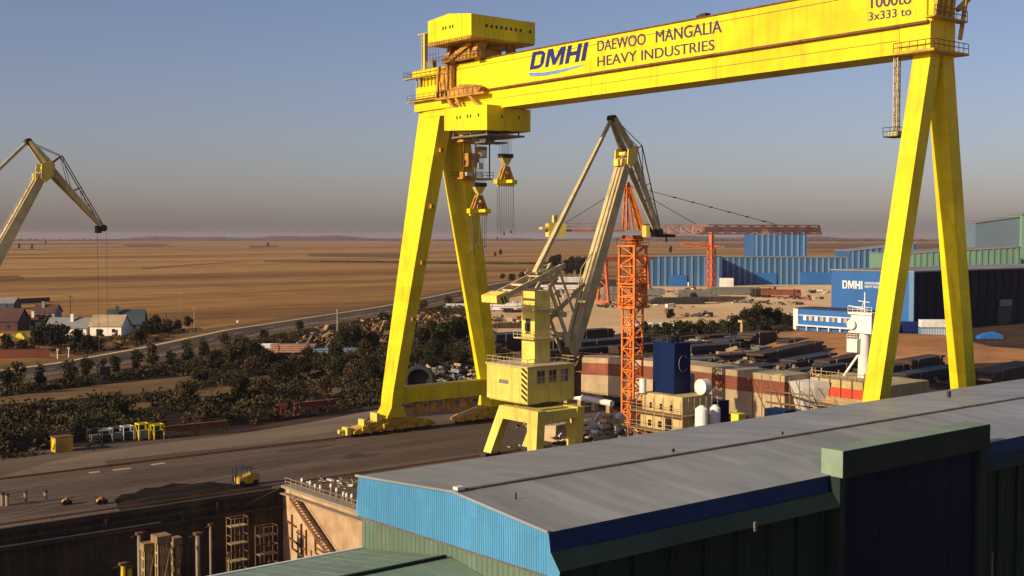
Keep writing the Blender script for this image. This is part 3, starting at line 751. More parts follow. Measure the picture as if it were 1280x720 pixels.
# flat walkway plates along the outer jib
for i in range(4, 15): m.bar(ch[i][0].lerp(ch[i][2], .5), ch[i+1][0].lerp(ch[i+1][2], .5), .1, .95)
m.build('jib', 'jib_pale', g)
m = MB(); q = J(jl*.17, 0, -1.15); m.bar(J(jl*.13, 0, -1.1), J(jl*.21, 0, -1.1), 1.2, .5); m.tube(J(jl*.17, 0, -1.2), J(jl*.17, 0, -2.2), .15, 6); m.build('jib_trolley', 'dark_steel', g)
m = MB(); cl = 16.5
m.bar(J(-1.9, 0, -.2), J(-cl, 0, -.2), .9, .35); m.rail([J(-1.9, -.5, 0), J(-cl, -.5, 0)], 1.0, 1.5, .04); m.rail([J(-1.9, .5, 0), J(-cl, .5, 0)], 1.0, 1.5, .04)
m.build('counter_jib', 'jib_red', g)
m = MB(); m.bar(J(-cl+3.4, 0, -.1), J(-cl+.2, 0, -.1), 1.5, 2.3); m.bar(J(-cl+1.6, 0, 1.2), J(-cl+1.6, 0, 2.4), .5, .8); m.bar(J(-cl-1.0, 0, .2), J(-cl+.2, 0, .2), 1.5, .4); m.build('counterweight', 'pale_yellow', g)
m = MB(); m.bar(J(1.3, -1.75, -.3), J(3.1, -1.75, -.3), 1.5, 2.0); cab = m.build('cab', 'pale_yellow', g)
m = MB(); m.bar(J(2.0, -2.52, 0), J(3.0, -2.52, 0), .04, 1.0); m.build('window', 'glass', cab)
m = MB(); tp = J(-1.1, 0, hz-.1)
m.tube(tp, J(jl*.77, 0, .85), .055, 5); m.tube(tp, J(jl*.33, 0, .85), .055, 5); m.tube(tp, J(-cl+2, 0, .2), .055, 5)
for f in (.3, .42, .54, .66, .78, .9):
    q = tp.lerp(J(jl*.77, 0, .85), f); m.bar(q - jd*.3, q + jd*.3 , .22, .22)
m.build('stay_rope', 'dark_steel', g)
# ================================================================== NEAR HALL (grey roof, blue gable)
def corr(m, a, b, zb, zt, n, depth=.05, per=.36, mi=0):
    """ribbed sheet between ground points a and b; zb, zt give the heights along it, n its outward normal"""
    a = Vector(a); b = Vector(b); L = (b-a).length; k = int(L/per); nv = Vector(n)
    pts = []
    for i in range(k):
        for f, o in ((0, 0), (.5, 0), (.6, 1), (.9, 1)):
            pts.append(((i+f)/k, o))
    pts.append((1, 0))
    for (s, o), (s2, o2_) in zip(pts, pts[1:]):
        p = a.lerp(b, s) + nv*o*depth; q = a.lerp(b, s2) + nv*o2_*depth
        m.poly([(p.x, p.y, zb(s)), (q.x, q.y, zb(s2)), (q.x, q.y, zt(s2)), (p.x, p.y, zt(s))], mi)
    return m
HU, HE, V0, VM, V1, ZE, ZP = 43.4, 265.0, 50.4, 59.3, 70.5, 18.5, 19.27
hall = thing('workshop_hall', 'long near workshop hall with grey metal roof, sky-blue gable top and dark door side', 'workshop', (HU+60, 60, 0))
m = MB()
m.poly([(HU-.15, V1+.15, ZE), (HE, V1+.15, ZE), (HE, VM, ZP), (HU-.15, VM, ZP)]); m.poly([(HU-.15, VM, ZP), (HE, VM, ZP), (HE, V0-.1, ZE), (HU-.15, V0-.1, ZE)])
m.poly([(HU-.15, V1+.15, ZE-.1), (HE, V1+.15, ZE-.1), (HE, VM, ZP-.1), (HU-.15, VM, ZP-.1)]); m.poly([(HU-.15, VM, ZP-.1), (HE, VM, ZP-.1), (HE, V0-.1, ZE-.1), (HU-.15, V0-.1, ZE-.1)])
roof = m.build('roof', 'roof_metal', hall, normals=False)
m = MB(); m.bar((HU-.1, VM, ZP+.05), (HE, VM, ZP+.05), .34, .1); m.build('ridge_cap', 'roof_ridge', roof)
m = MB(); m.box(HU-.05, HU+.5, VM-.25, VM+.25, ZP+.1, ZP+.3); m.build('ridge_end_cap', 'white', roof)
m = MB()
for (va, za), (vb, zb_) in (((V1+.18, ZE), (VM, ZP)), ((VM, ZP), (V0-.12, ZE))): m.bar((HU-.2, va, za+.03), (HU-.2, vb, zb_+.03), .18, .14)
m.build('verge_trim', 'roof_metal', roof)
m = MB()
def ztop(s):
    v = V1 + (V0-V1)*s
    return ZE-.06 + (ZP-ZE)*(1-abs(v-VM)/(V1-VM if v > VM else VM-V0))
corr(m, (HU-.12, V1, 0), (HU-.12, V0-.05, 0), lambda s: 15.75+.25*s, ztop, (-1, 0, 0), .035, .21)
m.poly([(HU-.15, V0-.04, 18.44), (HU-.15, V0-.22, 17.4), (HU-.15, V0-1.02, 16.42), (HU-.15, V0-.9, 16.0), (HU-.15, V0-.04, 15.98)]); m.poly([(HU-.15, V1, 18.4), (HU-.15, V1+.12, 17.2), (HU-.15, V1+.35, 15.7), (HU-.15, V1, 15.74)])
m.build('gable_panel', 'blue_clad', hall, normals=False)
m = MB(); m.bar((HU-.14, V1, 15.72), (HU-.14, V0, 15.98), .1, .1); m.build('gable_trim', 'roof_ridge', hall)
m = MB()
corr(m, (HU+.1, V1-.1, 0), (HU+.1, V0+.25, 0), lambda s: 0, lambda s: 15.8+.25*s, (-1, 0, 0), .05, .5)
m.poly([(HU+.1, V1-.1, 0), (HE, V1-.1, 0), (HE, V1-.1, ZE-.1), (HU+.1, V1-.1, ZE-.1)])
m.poly([(HE, V1-.1, 0), (HE, V0+.25, 0), (HE, V0+.25, ZE), (HE, VM, ZP-.1), (HE, V1-.1, ZE)])
m.build('wall', 'green_wall', hall, normals=False)
D0, D1 = 68.9, 88.0
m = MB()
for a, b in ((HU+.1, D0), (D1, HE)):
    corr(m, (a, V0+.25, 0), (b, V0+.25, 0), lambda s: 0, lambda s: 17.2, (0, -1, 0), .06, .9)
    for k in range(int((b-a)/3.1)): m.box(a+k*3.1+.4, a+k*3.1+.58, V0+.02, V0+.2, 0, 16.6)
m.build('wall', 'green_shaded', hall, normals=False)
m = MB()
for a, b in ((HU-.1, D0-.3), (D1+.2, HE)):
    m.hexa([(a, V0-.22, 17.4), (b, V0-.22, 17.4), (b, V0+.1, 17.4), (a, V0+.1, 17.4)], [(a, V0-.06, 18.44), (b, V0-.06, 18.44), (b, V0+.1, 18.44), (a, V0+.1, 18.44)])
m.build('eave_fascia', 'blue_shaded', hall)
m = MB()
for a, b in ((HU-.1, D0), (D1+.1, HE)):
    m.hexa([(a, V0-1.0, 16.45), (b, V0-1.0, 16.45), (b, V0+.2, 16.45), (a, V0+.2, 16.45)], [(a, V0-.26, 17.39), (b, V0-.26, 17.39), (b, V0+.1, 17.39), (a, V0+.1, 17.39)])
m.build('eave_skirt', 'green_shaded', hall)
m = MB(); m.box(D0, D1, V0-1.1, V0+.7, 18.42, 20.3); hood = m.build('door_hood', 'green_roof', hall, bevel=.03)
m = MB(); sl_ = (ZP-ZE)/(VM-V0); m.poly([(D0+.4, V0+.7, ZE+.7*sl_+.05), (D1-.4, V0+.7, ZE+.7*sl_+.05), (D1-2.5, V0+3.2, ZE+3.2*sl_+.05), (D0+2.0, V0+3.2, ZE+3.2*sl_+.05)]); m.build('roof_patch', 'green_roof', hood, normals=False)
m = MB(); m.box(D0+.02, D1-.02, V0-1.13, V0-1.103, 18.4, 20.27); m.build('hood_front_shade', 'green_shaded', hood)  # panel darkens the hood's front face as shade would
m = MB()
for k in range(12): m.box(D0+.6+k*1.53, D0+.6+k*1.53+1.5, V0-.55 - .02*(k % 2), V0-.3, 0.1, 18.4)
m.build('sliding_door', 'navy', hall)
m = MB(); m.box(D1-1.1, D1+.1, V0-.9, V0+.2, 0, 18.4); m.box(D0, D0+.6, V0-.9, V0+.2, 0, 18.4); m.pieces('door_jamb', 'green_shaded', hall)
m = MB()
q = pv(1033, 553, V0+1.6)
m.tube((q.x, V0+1.6, 18.5), (q.x, V0+1.6, 19.5), .13, 8); m.tube((q.x, V0+1.6, 19.45), (q.x+.5, V0+1.5, 19.5), .12, 8)
m.build('vent_pipe', 'white', hall)
m = MB()
for px_, py_, s in ((640, 623, .05), (838, 567, .1), (1184, 494, .2), (975, 545, .08)):
    q = gp(px_, py_, 19.1); m.box(q.x-s+.3, q.x+s+.3, q.y-s*.6, q.y+s*.6, 18.9, 19.38+s*.5)
m.pieces('roof_fitting', 'dark_steel', hall)
m = MB(); q = pv(943, 658, V0-1.0); m.box(q.x-.1, q.x+.1, V0-1.12, V0-1.0, q.z-.3, q.z+.3); q = pv(1240, 700, V0-.2); m.bar((q.x, V0-.2, q.z-2), (q.x, V0-.2, q.z+.6), .12, .12); m.pieces('cable_box', 'grey_steel', hall)

# low annex with green roof in front of the gable
ax = thing('roof_annex', 'low annex with pale green sheet roof and dark ridge line below the blue gable', 'annex', (20, 60, 0))
AR = pu(562, 696, HU); ALz = pu(455, 684, HU).z
A0, A1 = AR.y, V1-.4
AF = 47.5
zr = AR.z; zl = pu(455, 684, HU).z - .1
m = MB()
for dz in (0, -.1):
    m.poly([(-30, A1, zl+dz), (HU, A1, zl+dz), (HU, A0, zr+dz), (-30, A0, zr+dz)]); m.poly([(-30, A0, zr+dz), (HU, A0, zr+dz), (HU, AF, zr-1.6+dz), (-30, AF, zr-1.6+dz)])
ro = m.build('roof', 'green_roof', ax, normals=False)
m = MB(); m.bar((-30, A0-.02, zr+.08), (HU-.3, A0-.02, zr+.08), .22, .2); m.build('ridge_cap', 'black', ro)  # black bar stands for the shadow line of the open ridge vent
m = MB()
for k in range(1, 60): m.bar((HU-k*1.15, A1, zl+.01), (HU-k*1.15, A0, zr+.01), .03, .012); m.bar((HU-k*1.15, A0, zr+.01), (HU-k*1.15, AF, zr-1.59), .03, .012)
m.build('roof_seam', 'green_roof', ro)
m = MB(); m.bar((-30, A1+.05, zl), (HU, A1+.05, zl), .2, .2); m.build('gutter', 'white', ro)
m = MB(); m.box(-29.8, HU, AF+.2, A1-.2, 0, zr-1.75); m.prism([(AF+.2, zr-1.75), (A1-.2, zl-1.9), (A1-.2, zl-.12), (A0, zr-.12), (AF+.2, zr-1.72)], -29.8, HU, 'x'); m.build('wall', 'green_wall', ax)

# ================================================================== GROUND AND DOCK
def field_mat():
    m = bpy.data.materials.new('dry_field'); m.use_nodes = True; nt = m.node_tree; L = nt.links; b = nt.nodes['Principled BSDF']
    b.inputs['Roughness'].default_value = 0.95; b.inputs['Specular IOR Level'].default_value = 0.05
    geo = nt.nodes.new('ShaderNodeNewGeometry')
    def noise(scale, st, det=5):
        mp = nt.nodes.new('ShaderNodeMapping'); mp.inputs['Rotation'].default_value = (0, 0, -(AZ - math.pi/2) + R(6)); mp.inputs['Scale'].default_value = st
        mp.vector_type = 'POINT'
        L.new(geo.outputs['Position'], mp.inputs['Vector'])
        n = nt.nodes.new('ShaderNodeTexNoise'); n.inputs['Scale'].default_value = scale; n.inputs['Detail'].default_value = det; n.inputs['Roughness'].default_value = .6
        L.new(mp.outputs['Vector'], n.inputs['Vector']); return n.outputs['Fac']
    a = noise(.0035, (.22, 1.6, 1), 7)
    r = nt.nodes.new('ShaderNodeValToRGB'); e = r.color_ramp.elements
    e[0].position = .36; e[0].color = (.15, .075, .025, 1); e[1].position = .66; e[1].color = (.47, .29, .085, 1)
    k = e.new(.45); k.color = (.26, .135, .042, 1); k = e.new(.53); k.color = (.36, .205, .06, 1)
    L.new(a, r.inputs['Fac'])
    c = noise(.05, (.5, 1.4, 1), 8)
    mr = nt.nodes.new('ShaderNodeMapRange'); mr.inputs['From Min'].default_value = .25; mr.inputs['From Max'].default_value = .75; mr.inputs['To Min'].default_value = .60; mr.inputs['To Max'].default_value = 1.32
    L.new(c, mr.inputs['Value'])
    big = noise(.0007, (.5, 1.1, 1), 4)
    r2 = nt.nodes.new('ShaderNodeMapRange'); r2.inputs['From Min'].default_value = .42; r2.inputs['From Max'].default_value = .60; r2.inputs['To Max'].default_value = .45
    L.new(big, r2.inputs['Value'])
    mc = nt.nodes.new('ShaderNodeMix'); mc.data_type = 'RGBA'; mc.inputs['B'].default_value = (.27, .115, .055, 1)
    L.new(r2.outputs['Result'], mc.inputs['Factor']); L.new(r.outputs['Color'], mc.inputs['A'])
    s = nt.nodes.new('ShaderNodeVectorMath'); s.operation = 'SCALE'; L.new(mc.outputs['Result'], s.inputs[0]); L.new(mr.outputs['Result'], s.inputs['Scale'])
    L.new(s.outputs['Vector'], b.inputs['Base Color']); return m
M['field'] = field_mat()
M['apron'] = mat('stained_concrete_apron', (0.17, 0.125, 0.085), 0.85, col2=(0.06, 0.042, 0.03), vscale=0.055, stretch=(.22, 1.9, 1), detail=10, thresh=(.28, .70), bump=.15, bscale=.8, spec=.15)
M['yard'] = mat('dark_yard_soil', (0.10, 0.062, 0.038), 0.95, col2=(0.035, 0.024, 0.017), vscale=0.06, detail=8, spec=.05)
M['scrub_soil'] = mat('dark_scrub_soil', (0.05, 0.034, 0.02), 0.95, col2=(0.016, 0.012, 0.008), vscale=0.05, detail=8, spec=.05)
M['sand'] = mat('pale_sand', (0.78, 0.55, 0.29), 0.95, col2=(0.58, 0.38, 0.19), vscale=0.025, detail=9, spec=.05)
M['dirt'] = mat('brown_dirt', (0.48, 0.24, 0.095), 0.95, col2=(0.27, 0.13, 0.055), vscale=0.06, detail=9, spec=.05, bump=.5, bscale=.2)
M['verge'] = mat('dry_verge_grass', (0.21, 0.125, 0.055), 0.95, col2=(0.10, 0.07, 0.03), vscale=0.04, detail=8, spec=.05, stretch=(1, 2, 1))
M['asphalt'] = mat('old_asphalt', (0.105, 0.078, 0.055), 0.95, var=.35, vscale=.04, spec=.03)
M['tyre_edge_mark'] = mat('rubber_and_edge_marks', (.062, .046, .034), .85, var=.4, vscale=.5)
M['far_strip'] = mat('ploughed_soil', (.21, .105, .045), .95, col2=(.12, .062, .03), vscale=.012, spec=.03, detail=8)
M['apron_pale'] = mat('pale_dusty_concrete', (0.25, 0.19, 0.135), 0.9, col2=(0.15, 0.11, 0.076), vscale=0.06, stretch=(.3, 1.6, 1), detail=10, spec=.1)
M['patch_dark'] = mat('dark_apron_patch', (.06, .043, .03), .95, col2=(.014, .011, .008), vscale=.25, stretch=(.4, 1.4, 1), thresh=(.45, .75), spec=.03, detail=9)  # mottled dark tone for the patch at the dock edge
M['line'] = mat('road_paint', (.55, .5, .42), .7)
DX0, DX1, DY0, DY1 = -160.0, 79.2, 84.0, 149.0
m = MB()
xs = [-2500, DX0, DX1, 20000]; ys = [-2500, DY0, DY1, 20000]
for i in range(3):
    for j in range(3):
        if (i, j) == (1, 1): continue
        m.poly([(xs[i], ys[j], 0), (xs[i+1], ys[j], 0), (xs[i+1], ys[j+1], 0), (xs[i], ys[j+1], 0)])
tag(m.build('ground', 'field', normals=False), kind='structure')
def sheet(name, pts, z, mt, px=True):
    P = [gp(*p) for p in pts] if px else [Vector((*p, 0)) for p in pts]
    m = MB(); m.poly([(p.x, p.y, z) for p in P]); o = m.build(name, mt, normals=False)
    if o.data.polygons[0].normal.z < 0: o.data.flip_normals()
    return tag(o, kind='structure')
sheet('yard_ground', [(-60, 575), (300, 535), (480, 503), (610, 400), (700, 349), (1100, 352), (1330, 352), (1330, 700), (1100, 700), (900, 560), (650, 520), (480, 530)], .03, 'yard')
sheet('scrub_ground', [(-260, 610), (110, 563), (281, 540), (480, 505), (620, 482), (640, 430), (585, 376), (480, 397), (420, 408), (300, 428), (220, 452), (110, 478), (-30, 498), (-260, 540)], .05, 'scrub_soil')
sheet('dirt_path', [(-60, 507), (0, 497), (120, 482), (240, 470), (262, 476), (215, 489), (110, 497), (0, 506), (-60, 517)], .07, 'verge')
sheet('sand_yard', [(560, 415), (592, 386), (640, 372), (700, 361), (806, 358), (960, 356), (1130, 356), (1180, 372), (1045, 397), (965, 390), (930, 402), (820, 408), (740, 424), (640, 432)], .07, 'sand')
fr = [gp(*p) for p in ((955, 436), (985, 442), (1010, 450), (1060, 456), (1120, 462), (1180, 456), (1240, 454), (1300, 452))]
bk = [gp(*p) for p in ((950, 426), (975, 425), (1005, 427), (1060, 430), (1120, 431), (1180, 433), (1240, 440), (1300, 444))]
m = MB(); rows = []
for f in (0, .25, .5, .75, 1.0, 1.15):
    row = []
    for i, (a, b) in enumerate(zip(fr, bk)):
        p = a.lerp(b, f); h = 3.2*(f if f <= 1 else .9)*(0.35+.65*min(1, i/2))*(1 if i < 6 else .4); row.append((p.x+random.uniform(-1, 1), p.y+random.uniform(-1, 1), .09+h+(random.uniform(-.4, .4) if 0 < f < 1 else 0)))
    rows.append(row)
rows.append([(b.x+FW[0]*14, b.y+FW[1]*14, .05) for b in bk])
for r0, r1 in zip(rows, rows[1:]):
    for i in range(len(fr)-1): m.poly([r0[i], r0[i+1], r1[i+1], r1[i]])
tag(m.build('dirt_slope', 'dirt', normals=False, smooth=True), kind='structure')
sheet('far_plough_strip', [(330, 325.5), (560, 326), (735, 328.5), (735, 331.5), (560, 330), (330, 327.5)], .15, M['verge'])
for px_ in ([(178, 335.2), (240, 330.6), (302, 327), (302, 327.7), (240, 331.6), (178, 336.6)], [(0, 345), (22, 344.5), (30, 347), (28, 350), (0, 352)], [(150, 304.6), (190, 304), (215, 305.5), (200, 308), (160, 309)], [(310, 307.5), (345, 306.5), (350, 309), (315, 310)], [(0, 304), (150, 303.5), (150, 305), (0, 306.2)], [(385, 317), (500, 317.5), (500, 322), (385, 320.5)], [(860, 304), (1240, 304), (1240, 314), (860, 309)]):
    sheet('field_strip', px_, .12, 'far_strip')
# concrete apron round the dock
for nm, q in (('apron', [(DX0-200, DY1), (172, DY1), (172, 186), (102, 195), (64, 199.5), (DX0-200, 232)]), ('dock_head_apron', [(DX1, 30), (172, 30), (172, DY1), (DX1, DY1)]), ('quay_apron', [(DX0-200, -60), (DX1, -60), (DX1, DY0), (DX0-200, DY0)])):
    m = MB(); m.poly([(x, y, .11) for x, y in q]); tag(m.build(nm, 'apron', normals=False), kind='structure')
m = MB()
for k in range(46): m.box(-180+k*7.6, -180+k*7.6+.16, DY1+.5, 186, .112, .116)
for v in (157.5, 166.5, 175.5): m.box(-180, 171, v, v+.1, .1125, .1165)
tag(m.build('apron_joints', 'asphalt'), kind='structure')
m = MB()
for v in (179.0, 179.8, 80.0): m.box(-200 if v > 100 else 82, 170, v-.05, v+.05, .11, .24)
for v in (179.4,): m.box(-200, 170, v-.95, v+.95, .1, .118)
m.box(-200, 40, 177.9, 178.2, .1, .125)
for v in (150.6, 151.2, 138.9): m.box(96 if v < 140 else -200, 170, v-.06, v+.06, .11, .2)
tag(m.build('crane_rails', 'rust'), kind='structure')
# dark and pale patches on the apron, the largest at the dock edge
for i, (poly, mt) in enumerate((([(143, 626), (152, 619), (168, 617), (181, 611), (199, 610), (216, 605), (240, 606), (262, 603), (285, 606), (300, 604), (322, 608), (341, 607), (339, 612), (250, 625), (190, 634), (150, 640)], 'asphalt'), ([(395, 600), (470, 588), (520, 582), (452, 600)], 'asphalt'), ([(130, 577), (230, 566), (420, 548), (420, 552), (240, 571), (135, 582)], 'asphalt'), ([(140, 588), (163, 585.5), (165, 587), (142, 589.5)], 'concrete'), ([(188, 581.5), (206, 579), (207, 580.3), (190, 583)], 'concrete'), ([(110, 591.5), (124, 590), (125, 591.5), (112, 593)], 'concrete'))):
    sheet('apron_patch', poly, .125+.004*i, 'patch_dark' if i == 0 else mt)

sheet('apron_strip', [(-120, 622), (0, 597), (60, 579), (115, 567), (200, 555), (281, 546), (380, 530), (470, 513), (478, 514), (440, 536), (390, 545), (300, 557), (200, 572), (100, 586), (0, 603), (-120, 634)], .1155, 'apron_pale')
# tyre tracks, a dark edge strip and oil stains on the apron
random.seed(21)
m = MB()
for k in range(13):
    u0_, v0_ = random.uniform(-20, 90), random.uniform(152, 177); a = random.uniform(-.25, .25); cv = random.uniform(-.012, .012); p = Vector((u0_, v0_, 0)); w_ = .3
    for side in (0, 1.9):
        a_ = a; q = p + Vector((-math.sin(a)*side, math.cos(a)*side, 0))
        for i in range(26):
            d = Vector((math.cos(a_), math.sin(a_), 0)); n = Vector((-d.y, d.x, 0))*w_/2; e = q+d*2.2; a_ += cv
            if 150.5 < e.y < 178 and e.x < 112: m.poly([(*(q-n).xy, .114+.0003*k), (*(e-n).xy, .114+.0003*k), (*(e+n).xy, .114+.0003*k), (*(q+n).xy, .114+.0003*k)])
            q = e
m.poly([(DX0, DY1+1.5, .1135), (DX1, DY1+1.5, .1135), (DX1, DY1+2.4, .1135), (DX0, DY1+2.6, .1135)])  # plain dark strip along the dock edge
tag(m.build('tyre_tracks_and_edge_strip', 'tyre_edge_mark', normals=False), kind='structure')
m = MB()
for k in range(34):
    u, v, r = random.uniform(-30, 110), random.uniform(151, 194), random.uniform(.4, 2.2)
    if v > 178 + max(0, (110-u))*.12: continue
    m.poly([(u+r*2.2*math.cos(t)*random.uniform(.7, 1.2), v+r*.8*math.sin(t)*random.uniform(.7, 1.2), .119+.0002*k) for t in [i*math.pi/6 for i in range(12)]])
tag(m.build('oil_stains', 'asphalt', normals=False), kind='structure')
# dock: floor, sidewalls, sunlit end wall
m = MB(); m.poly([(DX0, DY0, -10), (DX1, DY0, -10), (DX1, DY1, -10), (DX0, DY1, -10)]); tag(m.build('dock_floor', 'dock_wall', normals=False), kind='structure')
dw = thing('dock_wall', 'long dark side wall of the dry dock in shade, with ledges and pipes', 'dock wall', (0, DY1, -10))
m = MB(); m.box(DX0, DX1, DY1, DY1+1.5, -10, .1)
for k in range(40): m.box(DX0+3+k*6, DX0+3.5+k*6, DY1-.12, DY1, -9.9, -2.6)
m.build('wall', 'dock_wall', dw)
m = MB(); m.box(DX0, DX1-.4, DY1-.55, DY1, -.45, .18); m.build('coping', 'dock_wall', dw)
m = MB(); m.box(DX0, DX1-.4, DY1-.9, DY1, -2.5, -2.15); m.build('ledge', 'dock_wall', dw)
m = MB(); m.tube((DX0, DY1-.75, -1.95), (DX1-18, DY1-.75, -1.95), .13, 8); m.build('pipe', 'wood_post', dw)
m = MB()
for k in range(46):
    u = DX0+4+k*5; m.box(u, u+.3, DY1-.85, DY1-.55, -2.15, -1.0 + .5*(k % 3 == 0))
m.rail([(DX0, DY1-.8, -2.15), (DX1-2, DY1-.8, -2.15)], 1.0, 3.2, .035, lines=1)
m.bar((DX1-8.5, DY1-.6, -2.2), (DX1-.8, DY1-.6, .2), .5, .15)
m.build('wall_fitting', 'dark_steel', dw)
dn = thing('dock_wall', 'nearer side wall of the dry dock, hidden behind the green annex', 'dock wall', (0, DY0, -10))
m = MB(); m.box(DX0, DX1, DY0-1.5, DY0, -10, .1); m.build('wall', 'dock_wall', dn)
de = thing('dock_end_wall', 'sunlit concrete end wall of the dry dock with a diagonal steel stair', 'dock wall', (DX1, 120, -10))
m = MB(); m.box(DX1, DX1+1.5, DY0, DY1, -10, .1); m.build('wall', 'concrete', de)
m = MB(); m.box(DX1-.3, DX1+1.2, DY0, DY1-.1, .12, .5); m.box(DX1-.9, DX1, 100, DY1-.6, -.55, -.4); m.build('coping', 'wood_post', de)
m = MB()
sp, sq = Vector((DX1-.6, 144.2, -.4)), Vector((DX1-.6, 131.5, -7.6))
m.bar(sp, sq, .12, .4); m.bar(sp+Vector((-.9, 0, 0)), sq+Vector((-.9, 0, 0)), .12, .4)
for k in range(26):
    c = sp.lerp(sq, (k+.5)/26); m.box(c.x-.9, c.x, c.y-.15, c.y+.15, c.z-.03, c.z+.03)
m.rail([sp+Vector((-.9, 0, 0)), sq+Vector((-.9, 0, 0))], 1.0, 1.6, .04); m.build('stair', 'rust', de)
m = MB().rail([(DX1+.2, DY0, .5), (DX1+.2, DY1-.4, .5)], 1.0, 1.5, .05); m.build('handrail', 'wood_post', de)
m = MB()
for v, z0, z1 in ((146.2, -7.8, -3.2), (143.6, -8.2, -4.0), (142.3, -8.0, -4.6), (139.8, -7, -5.2)):
    m.bar((DX1-.12, v, z0), (DX1-.12, v, z1), .22, .2)
for v, z in ((146.2, -4.6), (143.6, -5.6), (143.6, -7.2), (146, -6.8), (145.0, -8.1)): m.bar((DX1-.14, v-1.2, z-.1), (DX1-.14, v+1.2, z+.25), .2, .2)
for k in range(4): m.bar((DX1-.14, 137.6, -5.2-k*.75), (DX1-.14, 139.8, -4.9-k*.75), .16, .16)
m.build('wall_bracket', 'rust', de)

# bollards on the end wall
for k in range(11):
    v = 146.5 - k*1.7 - random.uniform(0, .5); u = DX1+1.2+random.uniform(0, .9)
    t = thing('mooring_post', 'small white-capped post on top of the sunlit dock end wall', 'post', (u, v, .11), group='posts along the dock end wall')
    h = random.uniform(.9, 1.5)
    m = MB(); m.tube((u, v, .11), (u, v, h), .14, 8); m.build('stem', 'wood_post', t)
    m = MB(); m.tube((u, v, h), (u, v, h+.45), .2, 8, r2=.15); m.build('cap', 'white', t)
# ================================================================== THINGS IN AND AROUND THE DOCK
DF = -10.0
def scaffold(px0, px1, ytop, V, label, levels=6):
    a = pv(px0, ytop, V); b = pv(px1, ytop, V); zt = a.z
    t = thing('scaffold_tower', label, 'scaffold', ((a.x+b.x)/2, V, DF), group='scaffold towers in the dock')
    m = MB(); d = 1.4
    for u in (a.x, (a.x+b.x)/2, b.x):
        for v in (V-d/2, V+d/2): m.tube((u, v, DF), (u, v, zt), .055, 5)
    n = max(4, int((zt-DF)/1.1))
    for k in range(1, n+1):
        z = DF + (zt-DF)*k/n
        for v in (V-d/2, V+d/2): m.tube((a.x, v, z), (b.x, v, z), .045, 4)
        for u in (a.x, b.x): m.tube((u, V-d/2, z), (u, V+d/2, z), .045, 4)
    m.build('tube_frame', 'scaff_rust', t)
    m = MB()
    for k in range(2, n+1, 2):
        z = DF + (zt-DF)*k/n; m.box(a.x, b.x, V-d/2, V+d/2, z+.05, z+.11)
    m.pieces('deck_board', 'scaff', t)
scaffold(286, 307, 648, 144.5, 'taller rusty scaffold tower against the dark dock wall, left of its neighbour')
scaffold(322, 344, 659, 144.5, 'rusty scaffold tower in the dock closest to the sunlit end wall')
def pillar(px, ytop, V, w, label, kind):
    a = pv(px, ytop, V)
    t = thing('keel_block' if kind == 'block' else 'steel_post', label, 'support block' if kind == 'block' else 'post', (a.x, V, DF), group='supports standing in the dock')
    if kind == 'block':
        m = MB(); 
        for dx in (-.42, -.14, .14, .42):
            for dy in (-.4, 0, .4): m.bar((a.x+w*dx, V+w*dy, DF), (a.x+w*dx, V+w*dy, a.z-.9), w*.17, w*.17)
        for k in range(5):
            z = DF+(a.z-DF)*(k+.6)/6; m.box(a.x-w*.5, a.x+w*.5, V-w*.48, V+w*.48, z, z+.28)
        m.bar((a.x-w*.5, V-w*.52, DF+.5), (a.x+w*.5, V-w*.52, a.z-1.2), .14, .1)
        m.build('column', 'scaff', t)
        m = MB(); m.box(a.x-w*.6, a.x+w*.55, V-w*.6, V+w*.6, a.z-.9, a.z); m.build('cap', 'scaff_rust', t)
        m = MB()
        for dx in (-w*.42, w*.42):
            for z in (0, 1): m.bar((a.x+dx, V-w*.45, DF+(a.z-DF)*.15), (a.x+dx, V-w*.45, a.z-1), .12, .12)
        m.build('corner_angle', 'wood_post', t)
    else:
        m = MB(); m.tube((a.x, V, DF), (a.x, V, a.z), w, 10); m.build('shaft', 'wood_post' if kind == 'pole' else 'yellow', t)
        m = MB(); m.box(a.x-w*1.6, a.x+w*1.6, V-w*1.4, V+w*1.4, a.z, a.z+.25); m.bar((a.x-w*4, V, a.z-.2), (a.x+w*3, V, a.z+.2), .1, .1); m.build('bracket', 'rust', t)
pillar(184, 678, 138, 1.15, 'squat pale support column in the dock, left of the twin-topped one', 'block')
pillar(202, 668, 137, 1.6, 'broad pale support column with heavy cap in the dock', 'block')
pillar(220, 671, 138.5, 1.0, 'pale support column with overhanging cap, right one of the close trio in the dock', 'block')
pillar(174, 668, 141, .25, 'slim hooked post in the dock left of the support columns', 'pole')
pillar(247, 668, 141, .28, 'rusty thick post in the dock between the columns and the tall pole', 'pole')
pillar(263, 657, 142, .16, 'tall thin pale pole standing in the dock', 'pole')
pillar(286, 694, 140, .14, 'short thin pole in front of the scaffold tower in the dock', 'pole')
pillar(154, 706, 134, .28, 'yellow post at the bottom edge of the dock view, left of the two', 'yel')
pillar(162, 710, 134, .26, 'yellow post at the bottom edge of the dock view, right of the two', 'yel')

